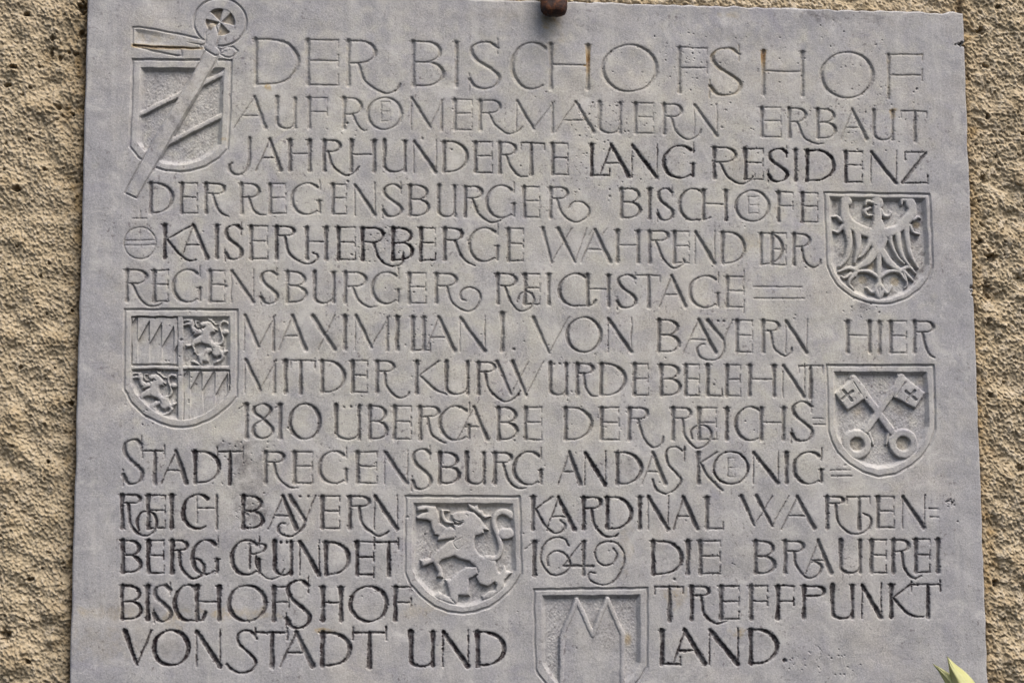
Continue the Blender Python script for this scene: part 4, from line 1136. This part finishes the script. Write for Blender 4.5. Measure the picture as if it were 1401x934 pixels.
# ragged outline
ox = band((NZ + 1, 1), SP, 10, 200, 41)[:, 0]; 
def edge1(n, seed, lo, hi):
    r = np.random.default_rng(seed).standard_normal(n)
    F = np.fft.rfft(r); f = np.fft.rfftfreq(n, SP)
    r = np.fft.irfft(F * np.exp(-(f * lo) ** 2) * (1 - np.exp(-(f * hi) ** 2)), n)
    return r / r.std()
ex_l = edge1(NZ + 1, 1, 50, 400) * .35; ex_r = edge1(NZ + 1, 2, 40, 400) * .35; ez_t = edge1(NX + 1, 3, 22, 300) * .7
zj = ZT - gz
ex_r = ex_r + np.interp(to_plane([(1318, 61)])[0, 1] - gz, [-3, -1, 0, 2, 4], [0, 1.5, 5.5, 3, 0]) * -1
DX = np.zeros(shape); DZ = np.zeros(shape)
fl_ = sstep(9, 0, GXX - X0); fr_ = sstep(9, 0, X1 - GXX); ft_ = sstep(9, 0, ZT - GZZ)
DX += fl_ * ex_l[:, None] + fr_ * ex_r[:, None]
DZ += ft_ * ez_t[None, :]

# normals
dHx = np.gradient(H, sx, axis=1); dHz = -np.gradient(H, sz, axis=0)
nrm = np.stack([-dHx, -np.ones(shape), -dHz], -1)      # surface Y = -H ; outward is -Y
nrm /= np.linalg.norm(nrm, axis=-1, keepdims=True)

# ---- blocks: fine where carved, coarse where plain
carved = (np.abs(Hc) > 1e-3) | (own > 0) | (grime_shade > .12)
nbj, nbi = NZ // BS, NX // BS
cv = np.zeros(shape, bool)
cv |= carved
for dj, di in ((1, 0), (-1, 0), (0, 1), (0, -1)):
    cv |= np.roll(carved, (dj, di), (0, 1))
cv[:, :7] = True; cv[:, -7:] = True; cv[:7] = True; cv[-7:] = True
fine = np.zeros((nbj, nbi), bool)
for dj in range(BS + 1):
    for di in range(BS + 1):
        fine |= cv[dj:dj + nbj * BS:BS, di:di + nbi * BS:BS][:nbj, :nbi]
idx = np.arange((NZ + 1) * (NX + 1)).reshape(shape)
fcell = np.repeat(np.repeat(fine, BS, 0), BS, 1)
a = idx[:-1, :-1][fcell]; b = idx[:-1, 1:][fcell]; c_ = idx[1:, 1:][fcell]; d = idx[1:, :-1][fcell]
fine_quads = np.stack([a, d, c_, b], 1)
Hf = Hc.ravel(); of = own.ravel()
q4 = fine_quads
hd = Hf[q4] + np.where(of[q4] > 0, 0, 100)
pick = np.argmin(hd, 1)
fo = of[q4][np.arange(len(q4)), pick]
I, J = np.meshgrid(np.arange(nbi), np.arange(nbj))
I = I[~fine]; J = J[~fine]
a = idx[J * BS, I * BS]; b = idx[J * BS, I * BS + BS]; c_ = idx[J * BS + BS, I * BS + BS]; d = idx[J * BS + BS, I * BS]
quads = np.vstack([fine_quads, np.stack([a, d, c_, b], 1)])
fo = np.concatenate([fo, np.zeros(len(a), fo.dtype)])
print("slab quads", len(quads))

PX = ((GXX + DX) * U).ravel(); PY = (-H * U).ravel(); PZ = ((GZZ + DZ) * U).ravel()
NR = nrm.reshape(-1, 3)
COLR = np.stack([np.clip(grime_shade, 0, 1).ravel(), np.clip(rust, 0, 1).ravel(), warm.ravel(), np.ones(PX.size)], 1).astype(np.float32)


def fast_mesh(name, V, Q, colr=None, normals=None, mat=None):
    me = bpy.data.meshes.new(name)
    me.vertices.add(len(V)); me.vertices.foreach_set("co", np.ascontiguousarray(V, dtype=np.float32).ravel())
    me.loops.add(len(Q) * 4); me.loops.foreach_set("vertex_index", np.ascontiguousarray(Q, dtype=np.int32).ravel())
    me.polygons.add(len(Q))
    me.polygons.foreach_set("loop_start", np.arange(0, len(Q) * 4, 4, dtype=np.int32))
    me.polygons.foreach_set("use_smooth", np.ones(len(Q), bool))
    me.update(calc_edges=True)
    if colr is not None:
        at = me.attributes.new("wear", 'FLOAT_COLOR', 'POINT')
        at.data.foreach_set("color", np.ascontiguousarray(colr, dtype=np.float32).ravel())
    if normals is not None:
        me.normals_split_custom_set_from_vertices(np.ascontiguousarray(normals, dtype=np.float32))
    if mat:
        me.materials.append(mat)
    return me


plaque = bpy.data.objects.new("stone_plaque", None)
plaque["label"] = "large grey limestone plaque carved with a German inscription and six shields"
plaque["category"] = "plaque"
plaque.empty_display_size = .05
col.objects.link(plaque)

order = np.argsort(fo, kind='stable')
fos = fo[order]
starts = np.searchsorted(fos, np.arange(len(OWN) + 2))
objs = {}
for k in range(len(OWN) + 1):
    f = quads[order[starts[k]:starts[k + 1]]]
    if k == 0:
        # slab face plus its sides and back
        uq, inv = np.unique(f, return_inverse=True)
        Q = inv.reshape(-1, 4)
        V = np.stack([PX[uq], PY[uq], PZ[uq]], 1); Nn = NR[uq]; Cc = COLR[uq]
        ring = np.concatenate([idx[0, :], idx[1:, -1], idx[-1, -2::-1], idx[-2:0:-1, 0]])
        n = len(ring); base_n = len(V)
        rows = []
        for s_, dep in enumerate((0.0, 0.006, 0.040)):
            y = PY[ring] if s_ == 0 else np.full(n, dep)
            rows.append(np.stack([PX[ring], y, PZ[ring]], 1))
        V = np.vstack([V] + rows)
        nn = np.zeros((n, 3))
        rx, rz_ = PX[ring], PZ[ring]
        nn[:, 0] = np.where(np.abs(rx - X0 * U) < 4 * U, -1, np.where(np.abs(rx - X1 * U) < 7 * U, 1, 0))
        nn[:, 2] = np.where(np.abs(rz_ - ZT * U) < 4 * U, 1, np.where(np.abs(rz_ - ZB * U) < 2 * U, -1, 0))
        nn /= np.linalg.norm(nn, axis=1, keepdims=True) + 1e-9
        Nn = np.vstack([Nn, nn, nn, nn]); Cc = np.vstack([Cc] + [COLR[ring]] * 3)
        i = np.arange(n); j = (i + 1) % n
        for r_ in range(2):
            o_ = base_n + r_ * n
            Q = np.vstack([Q, np.stack([o_ + i, o_ + j, o_ + n + j, o_ + n + i], 1)])
        me = fast_mesh("slab", V, Q, Cc, Nn, STONE)
        ob = bpy.data.objects.new("slab", me)
        ob.parent = plaque
        col.objects.link(ob)
        continue
    name, par, label = OWN[k - 1]
    if len(f) == 0:
        ob = bpy.data.objects.new(name, None) if name in ('coat_of_arms', 'crozier') else None
    else:
        uq, inv = np.unique(f, return_inverse=True)
        me = fast_mesh(name, np.stack([PX[uq], PY[uq], PZ[uq]], 1), inv.reshape(-1, 4), COLR[uq], NR[uq], STONE)
        ob = bpy.data.objects.new(name, me)
    objs[k] = (ob, par, label)
for k, (ob, par, label) in objs.items():
    if ob is None:
        print("empty owner", OWN[k - 1]); continue
    ob.parent = plaque if par is None else objs[par][0]
    if label:
        ob["label"] = label
    col.objects.link(ob)

# ------------------------------------------------------------------ plastered wall
WS = 1.15
WOFF = 0.014          # mean plane of the plaster behind the stone's face
wc = to_plane([(-50, -40), (1455, -40), (-50, 985), (1455, 985)], WOFF)
wx0, wx1 = wc[:, 0].min(), wc[:, 0].max(); wz0, wz1 = wc[:, 1].min(), wc[:, 1].max()
WX = int((wx1 - wx0) / WS); WZ = int((wz1 - wz0) / WS)
ws = (WZ + 1, WX + 1)
gxw = wx0 + WS * np.arange(WX + 1); gzw = wz1 - WS * np.arange(WZ + 1)
AXX, AZZ = np.meshgrid(gxw, gzw)
left = sstep(X0 + 40, X0 - 20, AXX)
n1 = band(ws, WS, 15, 48, 51)
n2 = band(ws, WS, 5.4, 20, 52)
n2d = band(ws, WS, 6.5, 26, 53, (math.radians(40), 1.5))
n3 = band(ws, WS, 40, 200, 54)
n4 = band(ws, WS, 3.4, 9, 55)
n5 = band(ws, WS, 7, 22, 56)
topf = sstep(wz1 - 560, wz1 - 240, AZZ)
lump = left * ((1 - topf) * (n2 * .62 + n1 * .28) + topf * (n2d * .4 + n2 * .5 + n1 * .25)) + (1 - left) * (n2 * .85 + n1 * .75)
lump = np.tanh(lump * .7) * 1.6
Hw = 1.1 * lump + 2.0 * n3 + .42 * n4 + 1.0 * np.clip(n5 - 1.2, 0, 3)
# holes
pr = np.random.default_rng(77)
dirt = np.zeros(ws); holes = [(37, 20, 4.5, 3.2, 10), (19, 92, 7, 3, 8), (113, 12, 6, 9, 12), (112, 48, 5, 6, 9), (72, 52, 3, 5, 6), (82, 80, 3, 4, 6), (70, 72, 3, 6, 6), (104, 73, 4, 3, 6), (80, 148, 4, 3, 7), (100, 156, 3, 3, 7), (10, 116, 4, 3, 6),
                              (22, 258, 6, 5, 9), (40, 190, 3, 3, 6), (60, 232, 4, 3, 5), (1342, 43, 5, 6, 10), (1366, 10, 4, 3, 6), (1356, 352, 9, 8, 11), (1340, 330, 5, 5, 7), (1396, 640, 6, 5, 8), (1362, 797, 5, 5, 9), (1355, 540, 4, 4, 6),
                              (42, 792, 5, 3, 7), (8, 868, 7, 8, 9), (38, 905, 5, 3, 7), (66, 632, 3, 3, 7), (98, 552, 3, 4, 8), (1349, 92, 6, 4, 5), (1352, 160, 3, 4, 6), (1345, 245, 4, 8, 5), (1350, 395, 6, 14, 5), (1351, 440, 4, 8, 5)]
for _ in range(150):
    if pr.uniform() < .5:
        q = (pr.uniform(-45, 118), pr.uniform(-30, 960))
    else:
        q = (pr.uniform(1322, 1450), pr.uniform(-30, 960))
    holes.append((q[0], q[1], pr.uniform(1.3, 3.2), pr.uniform(1.3, 2.6), pr.uniform(2.5, 5)))
for px, py, rx, ry, dep in holes:
    c = to_plane([(px, py)], WOFF)[0]
    m = 2.4
    i0_ = max(0, int((c[0] - rx * m - wx0) / WS)); i1_ = min(WX, int((c[0] + rx * m - wx0) / WS) + 1)
    j0_ = max(0, int((wz1 - c[1] - ry * m) / WS)); j1_ = min(WZ, int((wz1 - c[1] + ry * m) / WS) + 1)
    if i1_ <= i0_ or j1_ <= j0_:
        continue
    s_ = (slice(j0_, j1_), slice(i0_, i1_))
    q = np.hypot((AXX[s_] - c[0]) / rx, (AZZ[s_] - c[1]) / ry) + .16 * n2[s_]
    f = sstep(1.25, .35, q)
    Hw[s_] -= dep * f
    dirt[s_] = np.maximum(dirt[s_], .55 * f * min(1, dep / 7))
for px, py, r, hgt in ((70, 876, 9, 6), (48, 850, 6, 4), (35, 888, 8, 4), (62, 580, 6, 4), (70, 900, 5, 3), (1385, 200, 7, 3), (82, 510, 5, 3)):
    c = to_plane([(px, py)], WOFF)[0]
    q = np.exp(-((AXX - c[0]) ** 2 + (AZZ - c[1]) ** 2) / (r * r * .5))
    Hw += hgt * q
# mortar slumped against the stone's edge, with weather stain beside it
dl = np.abs(AXX - X0); dr = np.abs(AXX - X1); dt = np.where((AXX > X0) & (AXX < X1), np.abs(AZZ - ZT), 99)
near = np.minimum(np.minimum(dl, dr), dt)
gap = sstep(6, 0, near) * sstep(-1.0, .8, n1 + .6 * n3)
Hw -= 4.5 * gap
Hw += 3.2 * sstep(26, 8, np.minimum(dr, dt)) * sstep(.3, -1, n3 + .3 * n1)
stain = sstep(34, 4, dr + 9 * n3 + 4 * n1) * .8 * (AXX > X0 + 100) + sstep(60, 6, dl + 14 * n3 + 6 * n1) * .55 * topf + sstep(20, 2, dl + 6 * n3) * .5
dirt = np.clip(np.maximum(dirt, .62 * sstep(9, 1, near + 2.5 * n1)) + .35 * sstep(.5, -2.2, lump) * (.35 + .8 * stain), 0, 1)
ochre = np.clip(stain * 1.25 * (.6 + .4 * n1) + .30 * sstep(.6, 1.9, n3) + .25 * sstep(1.0, 2.2, -n5), 0, 1)
pale = np.clip(sstep(.3, 1.5, lump) * .75, 0, 1) * (1 - .5 * stain)
inner = (AXX > X0 + 14) & (AXX < X1 - 16) & (AZZ < ZT - 14)
cell = ~(inner[:-1, :-1] & inner[1:, 1:])
idw = np.arange(ws[0] * ws[1]).reshape(ws)
Q = np.stack([idw[:-1, :-1][cell], idw[1:, :-1][cell], idw[1:, 1:][cell], idw[:-1, 1:][cell]], 1)
V = np.stack([AXX.ravel() * U, WOFF - Hw.ravel() * U, AZZ.ravel() * U], 1)
# sideways slump gives the grains overhangs
V[:, 2] -= (np.clip(lump, 0, 2) * .55 * U).ravel()
dHx = np.gradient(Hw, WS, axis=1); dHz = -np.gradient(Hw, WS, axis=0)
nw = np.stack([-dHx, -np.ones(ws), -dHz], -1).reshape(-1, 3); nw /= np.linalg.norm(nw, axis=1, keepdims=True)
Cw = np.stack([dirt.ravel(), ochre.ravel(), pale.ravel(), np.ones(dirt.size)], 1)
uq, inv = np.unique(Q, return_inverse=True)
me = fast_mesh("plaster_wall", V[uq], inv.reshape(-1, 4), Cw[uq], nw[uq], PLASTER)
wall = bpy.data.objects.new("plaster_wall", me)
wall["kind"] = "structure"
col.objects.link(wall)
print("wall quads", len(Q))

# the wall goes on around the view, coarser
GS = 5.0
ex0, ex1, ez0, ez1 = wx0 - 900, wx1 + 900, wz0 - 700, wz1 + 700
ax_ = np.arange(ex0, ex1, GS); az_ = np.arange(ez1, ez0, -GS)
EX, EZ = np.meshgrid(ax_, az_); es = EX.shape
He = 2.4 * band(es, GS, 40, 200, 61) + 2.2 * band(es, GS, 10, 24, 62)
depth_in = np.minimum(np.minimum(EX - wx0, wx1 - EX), np.minimum(EZ - wz0, wz1 - EZ))
He -= 9 * sstep(-2, 12, depth_in)
ins = (depth_in > 14)
cell = ~(ins[:-1, :-1] & ins[1:, 1:])
ide = np.arange(EX.size).reshape(es)
Q = np.stack([ide[:-1, :-1][cell], ide[1:, :-1][cell], ide[1:, 1:][cell], ide[:-1, 1:][cell]], 1)
V = np.stack([EX.ravel() * U, WOFF - He.ravel() * U, EZ.ravel() * U], 1)
g1, g2 = np.gradient(He, GS, axis=1), -np.gradient(He, GS, axis=0)
ne = np.stack([-g1, -np.ones(es), -g2], -1).reshape(-1, 3); ne /= np.linalg.norm(ne, axis=1, keepdims=True)
Ce = np.tile(np.array([[.08, .1, .3, 1]]), (EX.size, 1))
uq, inv = np.unique(Q, return_inverse=True)
me = fast_mesh("plaster_wall_around", V[uq], inv.reshape(-1, 4), Ce[uq], ne[uq], PLASTER)
ob = bpy.data.objects.new("surrounding_plaster", me)
ob.parent = wall
col.objects.link(ob)


# ------------------------------------------------------------------ iron clamp over the upper edge
def rust_material():
    m, nt, b = new_mat("rusty_iron")
    tc = N(nt, "ShaderNodeTexCoord").outputs['Object']
    n = noise(nt, tc, 120, 6, 0.7)
    c = ramp(nt, n, [(0.3, (0.010, 0.004, 0.003, 1)), (0.5, (0.038, 0.012, 0.006, 1)), (0.64, (0.13, 0.042, 0.012, 1)), (0.8, (0.34, 0.16, 0.05, 1))])
    nt.links.new(c, b.inputs['Base Color'])
    b.inputs['Roughness'].default_value = 0.75
    bp = N(nt, "ShaderNodeBump"); bp.inputs['Strength'].default_value = 0.8; bp.inputs['Distance'].default_value = 0.002
    nt.links.new(n, bp.inputs['Height']); nt.links.new(bp.outputs[0], b.inputs['Normal'])
    return m


RUST = rust_material()


def rounded_box(name, x0, x1, y0, y1, z0, z1, r, mat, parent=None, seed=0):
    bm = bmesh.new()
    bmesh.ops.create_cube(bm, size=1.0)
    for v in bm.verts:
        v.co = Vector(((x0 + x1) / 2 + v.co.x * (x1 - x0), (y0 + y1) / 2 + v.co.y * (y1 - y0), (z0 + z1) / 2 + v.co.z * (z1 - z0)))
    bmesh.ops.bevel(bm, geom=bm.edges[:], offset=r, segments=4, affect='EDGES', profile=.55)
    bmesh.ops.subdivide_edges(bm, edges=[e for e in bm.edges if e.calc_length() > r * 1.2], cuts=3, use_grid_fill=True)
    rg = random.Random(seed)
    for v in bm.verts:
        v.co += Vector((rg.uniform(-1, 1), rg.uniform(-1, 1), rg.uniform(-1, 1))) * r * .06
    me = bpy.data.meshes.new(name); bm.to_mesh(me); bm.free()
    me.shade_smooth()
    me.materials.append(mat)
    o = bpy.data.objects.new(name, me); o.parent = parent
    col.objects.link(o)
    return o


OFFC = -0.020
cl = to_plane([(740.5, 19.5), (777, 19.5)], OFFC) * U
clamp = bpy.data.objects.new("iron_clamp", None)
clamp["label"] = "rusty brown iron clamp gripping the top edge of the plaque"
clamp["category"] = "clamp"
col.objects.link(clamp)
zt = ZT * U
rounded_box("clamp_head", cl[0, 0], cl[1, 0], -0.024, -0.004, cl[0, 1], zt + .024, .0105, RUST, clamp, 1)
rounded_box("clamp_shank", cl[0, 0] + .006, cl[1, 0] - .006, -0.010, 0.055, zt + .004, zt + .018, .003, RUST, clamp, 2)


# ------------------------------------------------------------------ pale leaves at the lower right
def leaf_material():
    m, nt, b = new_mat("pale_leaf")
    tc = N(nt, "ShaderNodeTexCoord").outputs['Object']
    w = N(nt, "ShaderNodeAttribute", attribute_name="across")
    st = N(nt, "ShaderNodeMath", operation='MULTIPLY', i_1=46.0); nt.links.new(w.outputs['Fac'], st.inputs[0])
    sn = N(nt, "ShaderNodeMath", operation='SINE'); nt.links.new(st.outputs[0], sn.inputs[0])
    c0 = mixc(nt, noise(nt, tc, 70, 4, .6), (0.36, 0.36, 0.10, 1), (0.62, 0.61, 0.33, 1))
    c = mixc(nt, ramp(nt, sn.outputs[0], [(0.0, 0.0), (1.0, 0.28)]), c0, (0.52, 0.52, 0.32, 1))
    nt.links.new(c, b.inputs['Base Color'])
    b.inputs['Roughness'].default_value = 0.5
    b.inputs['Subsurface Weight'].default_value = 0.0
    tr = N(nt, "ShaderNodeBsdfTranslucent"); nt.links.new(c, tr.inputs[0])
    mx = N(nt, "ShaderNodeMixShader", i_0=.3)
    out = nt.nodes["Material Output"]
    nt.links.new(b.outputs[0], mx.inputs[1]); nt.links.new(tr.outputs[0], mx.inputs[2]); nt.links.new(mx.outputs[0], out.inputs[0])
    return m


LEAF = leaf_material()


def leaf(name, mid, wid, offs, fold, parent, roll=0.0):
    """mid: spine in photo px with matching distance in front of the stone (m); wid: (left, right) half widths px; closed thin sheet"""
    n = 26; m = 12
    mid = catmull(mid, 9); n = len(mid)
    tt = np.linspace(0, 1, n)
    wl = np.interp(tt, np.linspace(0, 1, len(wid[0])), wid[0]); wr = np.interp(tt, np.linspace(0, 1, len(wid[1])), wid[1])
    of_ = np.interp(tt, np.linspace(0, 1, len(offs)), offs)
    tan = np.gradient(mid, axis=0); tan /= np.linalg.norm(tan, axis=1, keepdims=True)
    nor = np.stack([-tan[:, 1], tan[:, 0]], 1)
    V, A = [], []
    for side in (0, 1):
        for i in range(n):
            for k in range(m + 1):
                s = k / m * 2 - 1
                w = wl[i] if s < 0 else wr[i]
                p = mid[i] + nor[i] * s * w
                y = of_[i] + fold * (s * s) * min(1, (wl[i] + wr[i]) / 18) + .0006 * math.sin(s * 9 + i * .2) + side * .0007
                q = to_plane([p], y)[0] * U
                V.append((q[0], y, q[1])); A.append(k / m)
    F = []
    o2 = n * (m + 1)
    for i in range(n - 1):
        for k in range(m):
            a = i * (m + 1) + k
            F.append((a, a + 1, a + m + 2, a + m + 1)); F.append((o2 + a + 1, o2 + a, o2 + a + m + 1, o2 + a + m + 2))
        for k in (0, m):
            a = i * (m + 1) + k
            F.append((a, a + m + 1, o2 + a + m + 1, o2 + a) if k == 0 else (a + m + 1, a, o2 + a, o2 + a + m + 1))
    me = bpy.data.meshes.new(name); me.from_pydata(V, [], F); me.update()
    at = me.attributes.new("across", 'FLOAT', 'POINT'); at.data.foreach_set("value", A)
    me.shade_smooth(); me.materials.append(LEAF)
    o = bpy.data.objects.new(name, me); o.parent = parent
    col.objects.link(o)
    return o


plant = bpy.data.objects.new("potted_plant", None)
plant.name = "leafy_plant"
plant["label"] = "pale yellow-green pointed leaves rising at the lower right edge of the plaque"
plant["category"] = "plant"
col.objects.link(plant)
leaf("leaf", [(1295.6, 897), (1303, 913), (1314, 932), (1325, 958), (1334, 990)], ((.2, 5.5, 12, 18, 20, 14), (.2, 3.6, 10, 17, 20, 12)), (-.030, -.038, -.044, -.046), .012, plant)
leaf("leaf", [(1276, 907.5), (1288, 917), (1301, 931), (1316, 955), (1330, 988)], ((.2, 2.2, 5, 9, 12, 9), (.2, 3.2, 7, 10, 12, 8)), (-.022, -.027, -.034, -.040), .007, plant)
# stem below the frame that carries them
bm = bmesh.new()
pts = [to_plane([(1332, 975)], -.042)[0] * U, to_plane([(1336, 1040)], -.044)[0] * U, to_plane([(1334, 1110)], -.046)[0] * U]
rings = []
for i, p in enumerate(pts):
    r = .004 + .0006 * i
    rings.append([bm.verts.new((p[0] + r * math.cos(a), -.042 - .002 * i + r * math.sin(a), p[1])) for a in np.linspace(0, 6.283, 13)[:-1]])
for r0, r1 in zip(rings, rings[1:]):
    for k in range(12):
        bm.faces.new((r0[k], r0[(k + 1) % 12], r1[(k + 1) % 12], r1[k]))
me = bpy.data.meshes.new("stem"); bm.to_mesh(me); bm.free(); me.shade_smooth(); me.materials.append(LEAF)
o = bpy.data.objects.new("stem", me); o.parent = plant; col.objects.link(o)
